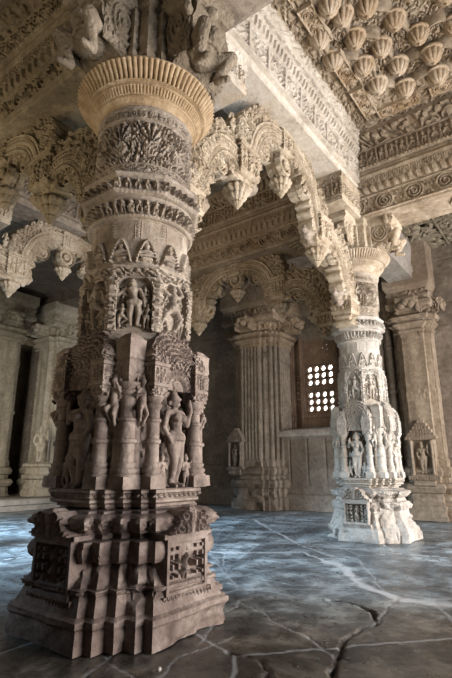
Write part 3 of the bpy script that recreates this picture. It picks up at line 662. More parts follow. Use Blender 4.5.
def m_musician():
    J = [((0, 0, .38), (.01, -.01, .6), .10, .085), ((.01, -.01, .6), (0, 0, .72), .09, .05), ((0, -.02, .84), (0, -.01, .87), .08, .075), ((0, 0, .92), (0, 0, .98), .06, .03),
         ((-.05, 0, .36), (-.12, -.14, .30), .075, .055), ((-.12, -.14, .30), (-.06, -.04, .08), .05, .035), ((.05, 0, .36), (.08, -.1, .2), .075, .055), ((.08, -.1, .2), (.04, .0, .0), .05, .035),
         ((-.11, 0, .68), (-.2, -.08, .55), .045, .035), ((-.2, -.08, .55), (-.05, -.18, .58), .035, .03), ((.11, 0, .68), (.2, -.06, .62), .045, .035), ((.2, -.06, .62), (.14, -.14, .8), .035, .03), ((-.1, 0, .67), (.1, 0, .67), .06, .06), ((0, .1, -.02), (0, .02, .35), .06, .09)]
    h = .3
    return sculpt([(tuple(c * h for c in a), tuple(c * h for c in b), ra * h, rb * h) for a, b, ra, rb in J], 'bracket_musician', .005)

def pillar(name_loc, label, mats, group, var, chips=.02, shrines=(0, 1, 2, 3), lite=False):
    t = empty('carved_pillar', (*name_loc, 0)); tag(t, label, 'pillar', group)
    B, L, U, K = mats['foot'], mats['low'], mats['up'], mats['cap']
    g_ = float(var.r(1.0)); zz = lambda v: float(var.z(v))
    def part(name, key, fn, mat, loc=None, rz=0, args=(), axis=True):
        k = (key, var.key)
        if k not in PM: PM[k] = warp(fn(*args), var, axis)
        return link(name, PM[k], mat, t, loc, rz)
    part('base', ('foot', chips), m_foot if var is VN else m_foot2, B, args=(chips,)); part('plinth', 'plinth', m_plinth, L); part('core', 'core', m_core, L)
    if not lite:
        part('niche_roof', 'hood', m_hood, L)
        for k in range(4):
            a = k * PI / 2; c, s = math.cos(a), math.sin(a)
            R = lambda x, y, z=0: ((x * c - y * s) * g_, (x * s + y * c) * g_, z)
            if k in shrines: part('base_shrine', 'shrine', m_shrine, B, R(0, -.425 if var is VN else -.475), a, axis=False)
            link('statue_niche_gable', pm('gable', m_arch_frame), L, t, R(0, -.34, zz(1.325)), a, (g_, g_, 1))
            flip = 1 if k % 2 == 0 else -1
            for sx in (-1, 1):
                part('colonette', ('col', sx), m_colonette, L, R(sx * .185, -.395), a, (.042, 1.27, True, .30, sx + 5), False)
                part('colonette', 'thin', m_colonette, L, R(sx * .255, -.325), a, (.03, 1.25, True, .28, 7), False)
                link('attendant', pm('att', attendant, .19), L, t, R(sx * .105, -.40, zz(.80)), a, (g_, g_, 1))
                link('musician', pm('mus', m_musician), L, t, R(sx * .262, -.375, zz(1.12)), a + sx * PI / 12, (g_ * .8, g_ * .95, .95))
            part('corner_colonette', 'ccol', m_colonette, L, R(-.305, -.305), a, (.052, 1.34, False), False)
            link('niche_pediment', pm('ped', m_ped), L, t, R(0, -.40, zz(1.49)), a, (g_, g_, 1))
            part('prism_block', 'prism', m_prism, L, R(-.305, -.305), a, (), False)
            link('apsara_figure', pm(('w', flip), woman, .54, flip), L, t, R(0, -.40, zz(.80)), a, (g_ * 1.08, g_ * 1.08, 1.04))
        for k in range(8):
            a = PI / 8 + k * PI / 4; q = .362 * float(var.r(1.9)); part('panel_colonette', 'sc', m_smallcol, U, (q * math.cos(a), q * math.sin(a), 0), 0, (), False)
    for nm, key, fn, mt in (('figure_panels', 'oct', m_oct, U), ('shaft', 'shaft', m_shaft, U), ('figure_ring', 'ring', m_ring, U), ('cornice', 'corn', m_cornice, U), ('neck_drum', 'neck', m_neck, mats.get('neck', U)), ('fluted_capital', 'cap', m_capital, K), ('cross_bracket', 'brk', m_bracket, mats.get('brk', K)), ('attic_block', 'attic', m_attic, mats.get('attic', K))):
        part(nm, key, fn, mt)
    for k in range(4):
        a = k * PI / 2; c, s = math.cos(a), math.sin(a)
        part('bracket_arm', 'arm', m_arm, mats.get('brk', K), (0, 0, 0), a)
        if k in mats.get('atlas', (0, 3)): link('crouching_bearer', pm('atlas', atlas, .60), mats.get('bearer', K), t, (.52 * s, -.52 * c, zz(3.785) - .06), a)
    return t
# ------------------------------------------------------------------ cusped hanging arches between the pillars
def crom(pts, n=14):
    p = np.array(pts, float); p = np.vstack([2 * p[0] - p[1], p, 2 * p[-1] - p[-2]]); out = []
    for i in range(1, len(p) - 2):
        t = np.arange(n)[:, None] / n
        out.append(.5 * (2 * p[i] + (-p[i - 1] + p[i + 1]) * t + (2 * p[i - 1] - 5 * p[i] + 4 * p[i + 1] - p[i + 2]) * t * t + (-p[i - 1] + 3 * p[i] - 3 * p[i + 1] + p[i + 2]) * t ** 3))
    return np.vstack(out + [p[-2][None]])
def resample(p, d):
    s = np.concatenate([[0], np.cumsum(np.linalg.norm(np.diff(p, axis=0), axis=1))]); q = np.linspace(0, s[-1], max(3, int(s[-1] / d)))
    return np.stack([np.interp(q, s, p[:, 0]), np.interp(q, s, p[:, 1])], -1), q
def m_band(pts, lo, hi, th, pat, amp, du=.008):
    """ribbon in the XZ plane from offset lo to hi about the centre line, both faces carved, thickness th"""
    mb = MB(); p, s = resample(crom(pts), du); t = np.gradient(p, axis=0); t /= np.linalg.norm(t, axis=1)[:, None]; n = np.stack([-t[:, 1], t[:, 0]], -1)
    L = lo(s) if callable(lo) else np.full(len(s), lo); Hh = hi(s) if callable(hi) else np.full(len(s), hi)
    k = max(5, int((np.max(Hh - L)) / du)); w = np.linspace(0, 1, k)
    off = L[None] + (Hh - L)[None] * w[:, None]
    X = p[None, :, 0] + n[None, :, 0] * off; Z = p[None, :, 1] + n[None, :, 1] * off
    U = np.broadcast_to(s[None], X.shape); Vv = w[:, None] * np.broadcast_to((Hh - L)[None], X.shape)
    D = pat(U, Vv, np.max(Hh - L)) * amp
    front = np.stack([X, -th / 2 - D, Z], -1); back = np.stack([X, th / 2 + D, Z], -1)
    g = np.concatenate([front, back[::-1]], 0)            # rows run round the section
    g = g.transpose(1, 0, 2)[:, ::-1]
    mb.grid(g, True, None, True); return mb
HALF = [(.40, 3.02), (.52, 3.22), (.62, 3.48), (.80, 3.68), (1.00, 3.70), (1.16, 3.60), (1.30, 3.72), (1.36, 3.98), (1.50, 4.24), (1.74, 4.40), (2.05, 4.44)]
def toran(loc, rz, label, group, mat, zs=1., light=None, mat2=None):
    """cusped arch of two tiers on each side and a round crown; local X runs pillar to pillar"""
    t = empty('toran_arch', loc, rz); tag(t, label, 'arch', group)
    zf = lambda z: 3.02 + (z - 3.02) * zs
    key = round(zs, 2)
    half = [(x, zf(z)) for x, z in HALF]; full = half + [(S - x, z) for x, z in half[-2::-1]]
    def ribbon():
        def pat(u, v, h):
            y = v / h
            lines = np.exp(-((y - .06) / .05) ** 2) + np.exp(-((y - .94) / .05) ** 2) + .8 * np.exp(-((y - .3) / .03) ** 2) + .8 * np.exp(-((y - .7) / .03) ** 2)
            b = P_bead(.034)(u, (y - .5) * .034 / .36 * .9 + .017, .034) * (np.abs(y - .5) < .19)
            dots = P_dent(.022)(u, v, h) * ((np.abs(y - .18) < .07) | (np.abs(y - .82) < .07)) * .7
            return np.clip(np.maximum(np.maximum(lines, b), dots), 0, 1.1)
        return m_band(full, -.085, .085, .21, pat, .022, .007).mesh('arch_ribbon')
    def crest():
        def hi(s): return .20 + .05 * np.abs(np.sin(s * PI / .09)) + .05 * vn(s * 3, s * 0, 3)
        lf = P_leaf(.04, 5)
        def pat(u, v, h): return np.maximum(lf(u, v, h), np.exp(-((v / h - .35) / .05) ** 2))
        return m_band(full, .08, hi, .13, pat, .035, .008).mesh('flame_crest')
    def cusp():
        def lo(s): return -.12 - .07 * np.abs(np.sin(s * PI / .13)) ** .7
        def pat(u, v, h): return np.maximum(P_petal(.07)(u, v, h), P_leaf(.025, 9)(u, v, h) * .8)
        return m_band(full, lo, -.08, .15, pat, .03, .008).mesh('cusped_fringe')
    link('ribbon', pm(('rib', key), ribbon), mat, t); link('flame_crest', pm(('cre', key), crest), mat, t); link('cusped_fringe', pm(('cus', key), cusp), mat, t)
    # infill wheel under each hump
    def wheel():
        mb = MB(); 
        for r0, r1, d in ((.0, .045, .09), (.055, .10, .07), (.108, .125, .085)):
            n = 48; a = np.arange(n) * 2 * PI / n; m = 12 if r0 else 8
            rr = np.array([r0 + .0, (r0 + r1) / 2, r1]); rows = []
            for y, rs in ((-.03, r1), (-d, r1 - .006), (-d - .012, (r0 + r1) / 2), (-d, r0 + .004), (d, r0 + .004), (d + .012, (r0 + r1) / 2), (d, r1 - .006), (.03, r1)):
                q = rs * (1 + (.05 * np.cos(a * m) if rs > r0 + .01 else 0)); rows.append(np.stack([q * np.cos(a), np.full(n, y), q * np.sin(a)], -1))
            mb.grid(np.array(rows)[::-1], True)
        return mb.mesh('wheel_medallion')
    def wing():
        return m_band([(-.02, 2.66), (.0, 2.9), (.04, zf(3.2)), (.12, zf(3.5)), (.22, zf(3.72)), (.30, zf(3.86))], lambda s: -.14 - .03 * np.abs(np.sin(s * PI / .08)), lambda s: .12 + .05 * np.abs(np.sin(s * PI / .11)), .18, P_leaf(.045, 31), .04, .008).mesh('pierced_wing')
    def wing2():
        return m_band([(-.16, .02), (-.02, .16), (.02, .34), (.10, .50)], lambda s: -.10 - .03 * np.abs(np.sin(s * PI / .07)), lambda s: .10 + .04 * np.abs(np.sin(s * PI / .09)), .16, P_leaf(.038, 37), .04, .008).mesh('pierced_wing')
    def lotus():
        mb = MB()
        mb.lathe([(.02, .06), (.06, .055), (.075, .04), (.07, .025), (.05, .02), (.09, .0), (.105, -.02), (.10, -.04), (.07, -.06), (.075, -.075), (.06, -.10), (.035, -.115), (.04, -.13), (.025, -.15), (.008, -.175)][::-1], 48, flute=12, fd=.14)
        return mb.mesh('lotus_pendant')
    def block():
        mb = MB(); sq = [(-.10, -.11), (.10, -.11), (.10, .11), (-.10, .11)]
        ring_body(mb, sq, [(-.16, -.05), (-.15, -.01), (-.13, .012), (-.115, .012), (-.11, 0), (.10, 0), (.105, .02), (.12, .025), (.13, .01), (.15, .0), (.17, .012), (.19, -.02), (.21, -.06)],
                  [(-.105, .098, P_fig(.20 / 2, 5, True), .022), (.13, .165, P_leaf(.03, 2), .01)], .005, .005)
        return mb.mesh('shrine_block')
    for x, z in ((.86, 3.50), (S - .86, 3.50), (2.05, 4.16), (1.62, 4.08), (S - 1.62, 4.08)):
        link('wheel_medallion', pm('wheel', wheel), mat, t, (x, 0, zf(z)), 0, (1, 1, 1) if x != 2.05 else (1.35, 1, 1.35))
    for sx in (0, 1):
        X = lambda x: x if not sx else S - x
        link('shrine_block', pm('blk', block), mat, t, (X(1.20), 0, zf(3.70)), 0, (1.25, 1.25, 1.1))
        link('lotus_pendant', pm('lot', lotus), mat, t, (X(1.20), 0, zf(3.70) - .24), 0, (1.4, 1.4, 1.3))
        link('makara_head', pm('mak', makara, .36), mat2 or mat, t, (X(.50), 0, zf(3.10) + .10), 0 if not sx else PI, (1.25, 1.35, 1.25))
        link('makara_head', pm('mak', makara, .36), mat2 or mat, t, (X(1.30), 0, zf(3.74) + .02), 0 if not sx else PI, (1.2, 1.3, 1.2))
        link('springer_bracket', pm('spr', m_springer), mat, t, (X(.38), 0, -.20), 0 if not sx else PI, (1.1, 1.1, 1.05))
        link('pierced_wing', pm(('wing', key), wing), mat, t, (X(.37), 0, 0), 0 if not sx else PI)
        link('pierced_wing', pm(('wing2', key), wing2), mat, t, (X(1.20), 0, zf(3.75)), 0 if not sx else PI)
        link('flying_figure', pm('fly', woman, .34, 1), mat, t, (X(.62), -.07, zf(3.72)), 0)
        link('flying_figure', pm('fly2', woman, .30, -1), mat, t, (X(1.02), -.07, zf(3.88)), 0)
    link('lotus_pendant', pm('lot', lotus), mat, t, (2.05, 0, zf(4.16) - .18), 0, (1.3, 1.3, 1.2))
    z_ = zf(4.44)
    link('crown_shrine', pm('blk', block), mat, t, (2.05, 0, z_ - .02), 0, (1.1, 1.1, .9))
    return t
def m_springer():
    mb = MB()
    ring_body(mb, rect(-.12, .14, -.12, .12), [(2.80, -.06), (2.83, -.03), (2.85, -.03), (2.86, 0), (2.90, .01), (2.91, 0), (3.02, 0), (3.03, .015), (3.06, .015), (3.07, -.01)], [(2.915, 3.015, P_fig(.1, 4), .02)], .007, .007)
    return mb.mesh('springer_bracket')

# ------------------------------------------------------------------ beams
def beam(x0, x1, y0, y1, z0, label, mat, style, group=None, soff=None):
    """one long carved lintel; the plan is its footprint at the underside"""
    mb = MB(); Z = z0
    if style == 'deep':      # scroll, dentils, leaves, ledge, bead, figure panels, leafy cove; 4.2 to 5.5
        prof = [(Z, -.0), (Z + .015, .01), (Z + .03, .01), (Z + .30, .01), (Z + .31, .02), (Z + .325, .02), (Z + .33, .035), (Z + .42, .055), (Z + .43, .05), (Z + .44, .065), (Z + .54, .075), (Z + .55, .10), (Z + .58, .115), (Z + .62, .09), (Z + .63, .085), (Z + .67, .085), (Z + .68, .12),
                (Z + .71, .125), (Z + .715, .10), (Z + .73, .09), (Z + .96, .09), (Z + .965, .11), (Z + .985, .12), (Z + .99, .08), (Z + 1.16, .17), (Z + 1.18, .20), (Z + 1.25, .20)]
        zo = [(Z + .03, Z + .30, P_scroll(1.45), .036), (Z + .33, Z + .42, P_dent(.10, .5), .034), (Z + .44, Z + .54, P_petal(.085, -1), .026), (Z + .63, Z + .67, P_bead(.035), .008), (Z + .68, Z + .71, P_dent(.05), .010),
              (Z + .73, Z + .96, P_fig(.135, 7), .04), (Z + .99, Z + 1.16, P_leaf(.08, 3), .06)]
    else:                    # upper beam on the attic blocks: plain fascia, lozenge frieze, leaf cornice; z0 to 5.5
        prof = [(Z, .0), (Z + .05, .0), (Z + .06, .015), (Z + .10, .015), (Z + .11, .0), (Z + .12, .0), (Z + .46, .02), (Z + .47, .045), (Z + .50, .05), (Z + .51, .03), (Z + .60, .06), (Z + .62, .09), (Z + .70, .10), (Z + .71, .12), (Z + .85, .14)]
        zo = [(Z + .06, Z + .10, P_bead(.04), .008), (Z + .12, Z + .46, P_pan(.34, 0, 6), .05), (Z + .51, Z + .60, P_dent(.07), .03), (Z + .62, Z + .70, P_petal(.07), .024), (Z + .72, Z + .85, P_leaf(.05, 12), .018)]
    ring_body(mb, rect(x0, x1, y0, y1), prof, zo, .011, .0095, .004, int(abs(x0 * 7 + y0 * 3)) + 1)
    if soff:      # lotus rosettes on the plain underside
        for (x, y, r) in soff:
            n = 60; a = np.arange(n) * 2 * PI / n; rows = [np.stack([(x + rr * (1 + k * .1 * np.abs(np.cos(a * 4))) * np.cos(a)), y + rr * (1 + k * .1 * np.abs(np.cos(a * 4))) * np.sin(a), np.full(n, z0 - dz)], -1) for rr, dz, k in ((r, -.002, 1), (r * .97, .02, 1), (r * .7, .012, 1), (r * .66, .03, 1), (r * .35, .02, 0), (r * .3, .045, 0), (.01, .05, 0))]
            mb.grid(np.array(rows)[::-1], True)
    o = mb.build('carved_beam', mat); tag(o, label, 'beam', group); return o
# ------------------------------------------------------------------ camera
th = math.atan(128 / 475); az = math.radians(36.8)
Fx, Fy, Rx, Ry = math.cos(az), math.sin(az), math.sin(az), -math.cos(az)
cam = bpy.data.cameras.new('camera'); co = bpy.data.objects.new('camera', cam); C.objects.link(co)
cam.sensor_fit = 'HORIZONTAL'; cam.sensor_width = 24; cam.lens = 24 * 475 / 452; cam.clip_start = .05
co.location = (-3.65 * H * Fx + .72 * H * Rx, -3.65 * H * Fy + .72 * H * Ry, H)
co.rotation_euler = (PI / 2 + th, 0, az - PI / 2)
sc = bpy.context.scene; sc.camera = co
sc.view_settings.view_transform = 'Standard'; sc.view_settings.look = 'None'; sc.view_settings.gamma = 1; sc.view_settings.exposure = EXPO
sc.cycles.max_bounces = 8; sc.cycles.diffuse_bounces = 3; sc.cycles.caustics_reflective = False; sc.cycles.caustics_refractive = False; sc.cycles.sample_clamp_indirect = 4

# ------------------------------------------------------------------ pillars
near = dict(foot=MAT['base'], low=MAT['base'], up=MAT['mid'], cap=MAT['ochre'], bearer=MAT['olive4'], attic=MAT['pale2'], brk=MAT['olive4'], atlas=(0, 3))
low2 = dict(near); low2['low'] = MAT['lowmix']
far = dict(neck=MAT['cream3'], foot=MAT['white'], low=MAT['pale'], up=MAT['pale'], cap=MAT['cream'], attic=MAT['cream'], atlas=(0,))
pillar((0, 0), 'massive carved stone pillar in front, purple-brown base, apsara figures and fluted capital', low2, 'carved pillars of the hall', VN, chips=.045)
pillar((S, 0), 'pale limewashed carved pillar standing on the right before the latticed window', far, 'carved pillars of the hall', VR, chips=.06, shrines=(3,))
pillar((S, S), 'carved pillar hidden straight behind the massive front pillar', dict(far, foot=MAT['mid'], low=MAT['mid'], up=MAT['mid']), 'carved pillars of the hall', VR, shrines=(2, 3))
pillar((0, S), 'carved pillar just outside the left edge that carries the cream arch', dict(far, foot=MAT['mid'], low=MAT['mid'], up=MAT['cream'], atlas=(0, 1)), 'carved pillars of the hall', VR, lite=True)
# ------------------------------------------------------------------ arches
G = 'toran arches hung between the pillars'
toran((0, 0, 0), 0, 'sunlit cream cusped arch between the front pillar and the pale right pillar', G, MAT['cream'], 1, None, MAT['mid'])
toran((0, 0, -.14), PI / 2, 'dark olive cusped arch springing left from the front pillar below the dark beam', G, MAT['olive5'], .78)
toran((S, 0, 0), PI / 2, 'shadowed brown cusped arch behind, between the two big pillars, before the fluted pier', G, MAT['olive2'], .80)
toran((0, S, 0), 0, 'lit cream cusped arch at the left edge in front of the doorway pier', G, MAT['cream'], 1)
# ------------------------------------------------------------------ beams
w = .28; G = 'carved stone beams over the arches'
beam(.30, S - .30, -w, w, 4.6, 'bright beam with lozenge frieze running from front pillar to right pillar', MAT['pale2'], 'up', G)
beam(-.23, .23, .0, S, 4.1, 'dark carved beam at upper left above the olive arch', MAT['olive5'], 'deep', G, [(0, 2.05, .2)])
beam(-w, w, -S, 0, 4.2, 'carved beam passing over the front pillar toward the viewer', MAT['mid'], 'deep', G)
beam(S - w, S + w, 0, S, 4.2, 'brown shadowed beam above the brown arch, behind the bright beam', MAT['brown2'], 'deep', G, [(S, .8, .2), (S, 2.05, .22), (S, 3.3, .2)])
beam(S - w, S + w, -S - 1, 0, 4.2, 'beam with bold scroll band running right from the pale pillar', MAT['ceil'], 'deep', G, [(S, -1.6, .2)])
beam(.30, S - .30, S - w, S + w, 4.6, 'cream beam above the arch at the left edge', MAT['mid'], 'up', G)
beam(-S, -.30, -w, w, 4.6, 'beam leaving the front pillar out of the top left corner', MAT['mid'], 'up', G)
mb = MB(); ring_body(mb, rect(S + .2, 6.9, -.22, .22), [(4.2, 0), (4.3, 0), (4.31, .02), (4.42, .02), (4.43, 0), (4.95, .04)], [], .1, .05, .006, 3)
tag(mb.build('plain_beam', MAT['grey']), 'plain grey beam from the pale pillar back to the wall pilaster', 'beam', G)

# ------------------------------------------------------------------ bay ceiling
def polar_ceiling():
    mb = MB(); n = 720; a = np.arange(n) * 2 * PI / n; sq = 1.66 / np.maximum(np.abs(np.cos(a)), np.abs(np.sin(a)))
    def R(k):
        base = (1.30, 1.06, .80, .52)[k]; am = (.11, .09, .06, .04)[k]; nb = (24, 20, 14, 8)[k]
        return base + am * np.cos(8 * a) - .085 * np.abs(np.cos(a * nb / 2)) + .05
    zs = (5.47, 5.60, 5.74, 5.88); rows = []; 
    def flat(r0, r1, z, amp, pat):
        m = int(np.max(np.abs(r0 - r1)) / .012) + 2
        for i in range(m + 1):
            t = i / m; r = r0 * (1 - t) + r1 * t
            x = r * np.cos(a); y = r * np.sin(a); rows.append(np.stack([x, y, z - pat(x, y) * amp], -1))
    lf = P_leaf(.055, 4); lg = P_leaf(.04, 14)
    def p1(x, y):
        d = np.maximum(np.abs(x), np.abs(y)); line = np.exp(-((d - 1.63) / .014) ** 2) + np.exp(-((d - 1.45) / .014) ** 2) + np.exp(-((d - 1.27) / .014) ** 2)
        return np.maximum(line, lf(x, y, 1) * .8)
    prev = sq
    for k in range(4):
        r = R(k); flat(prev, r + .07, zs[k], .04, p1 if k == 0 else (lambda x, y: lg(x, y, 1)))
        for t in (0, .3, .6, 1.):       # rolled lip
            rr = r + .07 * (1 - t); rows.append(np.stack([rr * np.cos(a), rr * np.sin(a), np.full(n, zs[k] - .04 * math.sin(t * PI))], -1))
        rows.append(np.stack([r * np.cos(a), r * np.sin(a), np.full(n, zs[k] + .10)], -1)); prev = r
    flat(prev, np.full(n, .02), 5.98, .02, lambda x, y: lg(x, y, 1))
    mb.grid(np.array(rows), True)
    # thickness above
    mb.box(-1.75, 1.75, -1.75, 1.75, 6.05, 6.2)
    ce = mb.build('ceiling', MAT['ceil']); ce.location = (2.05, -2.05, 0); struct(ce)
    def bulb():
        m = MB(); n = 56; a = np.arange(n) * 2 * PI / n; rows = []
        for t in np.linspace(0, PI / 2, 12):
            r = .112 * math.sin(t) * (1 - .28 * (1 - np.abs(np.cos(a * 5)) ** .55)) + .002; rows.append(np.stack([r * np.cos(a), r * np.sin(a), np.full(n, -.14 * math.cos(t))], -1))
        m.grid(np.array(rows), True, None, True); m.lathe([(.11, 0), (.13, .01), (.13, .03), (.10, .04)], 40); m.ball((0, 0, -.15), .016, 8); return m.mesh('lotus_boss')
    bm = bulb()
    for k, nb in enumerate((24, 20, 14, 8)):
        base = (1.30, 1.06, .80, .52)[k]; am = (.11, .09, .06, .04)[k]
        for i in range(nb):
            t = 2 * PI * (i + .5) / nb + 1e-4; r = base + am * math.cos(8 * t) + .05
            t += .035 * (1 if i % 2 else -1) * 0
            link('lotus_boss', bm, MAT['ceil2'], ce, (r * math.cos(t), r * math.sin(t), zs[k] - .035), t)
    # raised scroll panels
    MD = lambda x, y, rz: TR(x, y, 5.46, PI / 2, 0, rz)
    def spanel(L):
        m = MB(); 
        M0 = Matrix.Rotation(PI / 2, 4, 'X')
        panel(m, L, .17, .04, lambda u, v, h: np.maximum(P_scroll(1.3)(u, v, h), np.maximum(ss(.016, .012, np.minimum(v, h - v)), ss(.016, .012, np.minimum(u, L - u)))), .03, .007, M0)
        return m.mesh('scroll_panel')
    sp = pm('spanel', spanel, .52)
    for k in range(4):
        for off in (-1.02, -.36, .36, 1.02):
            rz = k * PI / 2; c, s = math.cos(rz), math.sin(rz); x, y = off, 1.44
            link('scroll_panel', sp, MAT['ceil2'], ce, (x * c - y * s, x * s + y * c, 5.462), rz)
    return ce
polar_ceiling()
def slab(name, x0, x1, y0, y1, z0, z1, mat, pat=None, amp=.03):
    mb = MB(); mb.box(x0, x1, y0, y1, z0, z1)
    if pat: panel(mb, x1 - x0, y1 - y0, 0, pat, amp, .014, TR((x0 + x1) / 2, y1, z0, PI / 2, 0, 0))
    return struct(mb.build(name, mat))
lfc = P_leaf(.10, 8)
def coffers(u, v, h):
    x = np.abs(u / .62 - np.floor(u / .62) - .5) * .62; y = np.abs(v / .62 - np.floor(v / .62) - .5) * .62; d = np.maximum(x, y)
    return np.maximum(np.where(d < .27, lfc(u, v, h), 0), ss(.285, .295, d) * .9)
slab('ceiling', S + .45, 7.9, -5.2, -.2, 4.92, 5.46, MAT['olive3'], coffers, .05)
slab('ceiling', S + .45, 7.9, -.2, 9, 4.92, 5.46, MAT['brown'])
slab('ceiling', -.1, S + .5, .1, 4.2, 5.44, 5.6, MAT['brown'])
slab('ceiling', -5.5, .2, -5.2, 9.5, 5.46, 5.6, MAT['brown'])
slab('ceiling', -.1, S + .6, 3.9, 9.5, 5.2, 5.4, MAT['brown'])
slab('ceiling', -5.5, 8, -5.2, -3.7, 5.46, 5.6, MAT['brown'])

# ------------------------------------------------------------------ walls, window
def wall(name, poly, z0, z1, mat, courses=.42, seed=0):
    mb = MB()
    def pat(u, v, h):
        j = np.floor(v / courses); off = _h(j, 2., seed) * 1.1; b = 1.15
        x = np.abs((u + off) / b - np.floor((u + off) / b) - .5) * b; y = np.abs(v / courses - j - .5) * courses
        return -np.maximum(ss(b / 2 - .008, b / 2 - .002, x), ss(courses / 2 - .010, courses / 2 - .002, y)) + (_h(j, np.floor((u + off) / b), seed) - .5) * .8
    ring_body(mb, poly, [(z0, 0), (z1, 0)], [(z0, z1, pat, .012)], .03, .018, .008, seed)
    return struct(mb.build(name, mat))
wall('wall_right', rect(6.9, 7.3, -5.2, 1.25), 0, 5, MAT['brown'], .42, 3)
wall('wall_back', rect(7.15, 7.5, 3.7, 9), 0, 5, MAT['brown'], .45, 5)
wall('wall_back', rect(7.6, 7.9, .9, 3.8), 3.62, 5, MAT['brown'], .4, 7)
wall('wall_left', rect(4.6, 7.4, 8.75, 9.1), 0, 5.3, MAT['brown'], .42, 8)
wall('wall_left', rect(-5.5, 3.45, 8.75, 9.1), 0, 5.45, MAT['brown'], .42, 9)
wall('wall_left', rect(3.2, 4.8, 10.2, 10.5), 0, 5.3, MAT['olive'], .42, 9)
wall('wall_left', rect(2.9, 3.2, 8.9, 10.4), 0, 5.3, MAT['olive'], .42, 9)
wall('wall_left', rect(4.8, 5.1, 8.9, 10.4), 0, 5.3, MAT['olive'], .42, 9)
slab('ceiling', 2.9, 5.1, 8.9, 10.5, 3.9, 4.1, MAT['olive'])
slab('floor', 2.9, 5.1, 8.9, 10.5, -.2, .22, MAT['brown'])
wall('wall_front', rect(-5.6, -5.3, -5.2, 9), 0, 5.6, MAT['brown'], .42, 10)  # unseen wall added behind the camera to block light
# jali window: two blocks of round holes in a red-brown frame
def jali():
    mb = MB(); Y0, Y1, Z0, Z1 = 1.35, 2.95, 1.5, 3.7; X = 7.6; th_ = .09
    c = .168; y0 = 2.62; cells = {}
    for b, zb in ((0, 2.03), (1, 2.62)):
        for i in range(4):
            for j in range(3): cells[(b, i, j)] = (y0 - c * (i + .5), zb + .155 * (j + .5), c / 2, .0775, .060)
    for j in range(7): cells[('s', j)] = (2.84, 2.05 + .13 * j + .05, .04, .065, .022)
    for j in range(5): cells[('t', j)] = (2.08 + .10 * (j % 2), 3.30 + .06 * j, .05, .03, .022)
    n = 24; a = (np.arange(n) + .5) * 2 * PI / n
    for (cy, cz, hy, hz, r) in cells.values():
        m_ = np.maximum(np.abs(np.cos(a)), np.abs(np.sin(a))); oy = cy + hy * np.cos(a) / m_; oz = cz + hz * np.sin(a) / m_
        iy = cy + r * np.cos(a); iz = cz + r * np.sin(a)
        rows = [np.stack([np.full(n, X + d), yy, zz], -1) for d, yy, zz in ((0, oy, oz), (0, iy, iz), (th_, iy, iz), (th_, oy, oz))]
        mb.grid(np.array(rows)[::-1], True)
    def fill(y0_, y1_, z0_, z1_):
        if y1_ - y0_ > 1e-3 and z1_ - z0_ > 1e-3: mb.box(X, X + th_, y0_, y1_, z0_, z1_)
    ya = y0 - 4 * c
    fill(Y0, ya, Z0, Z1); fill(y0, 2.80, Z0, Z1); fill(2.88, Y1, Z0, Z1); fill(2.80, 2.88, Z0, 2.035); fill(2.80, 2.88, 2.945, Z1)
    fill(ya, y0, Z0, 2.03); fill(ya, y0, 2.495, 2.62); fill(ya, y0, 3.085, 3.27); fill(ya, 2.03, 3.27, 3.57); fill(2.23, y0, 3.27, 3.57); fill(ya, y0, 3.57, Z1)
    for j in range(5):
        cy = 2.08 + .10 * (j % 2); z = 3.27 + .06 * j
        fill(2.03, cy - .05, z, z + .06); fill(cy + .05, 2.23, z, z + .06)
    o = struct(mb.build('window_1', MAT['red']))
    f = MB()
    for (a_, b_, c_, d_) in ((2.64, 2.74, 1.5, 3.7), (1.80, 1.92, 1.5, 3.7), (2.90, 3.02, 1.5, 3.7)): f.box(X - .10, X, a_, b_, c_, d_, taper=0); f.box(X - .13, X, a_ + .03, b_ - .03, c_, d_)
    f.box(X - .06, X, 1.92, 2.64, 2.50, 2.615); f.box(X - .06, X, 1.92, 2.64, 3.10, 3.26); f.box(X - .08, X, 1.92, 2.64, 1.9, 2.0)
    f.build('window_frame', MAT['red'], o)
jali()
# low parapet with sloping ledge under the window
p = empty('window_parapet', (6.95, 2.1, 0)); tag(p, 'low slab parapet with a thick grey ledge below the latticed window', 'parapet')
mb = MB(); ring_body(mb, rect(0, .5, -.9, .85), [(0, .04), (.3, .04), (.33, 0), (.42, 0), (.45, -.02), (1.42, -.02)], [(.45, 1.42, P_dent(.42, .9), .03)], .02, .03, .006, 2); mb.build('parapet_wall', MAT['brown'], p)
mb = MB(); ring_body(mb, rect(-.02, .55, -.95, .90), [(1.42, 0), (1.45, .05), (1.47, .09), (1.54, .10), (1.60, .07), (1.64, -.06)], [], .05, .02, .008, 3); mb.build('ledge', MAT['grey'], p)
mb = MB(); mb.box(.6, .75, -.9, .9, 0, 1.6); mb.build('window_wall', MAT['brown'], p)

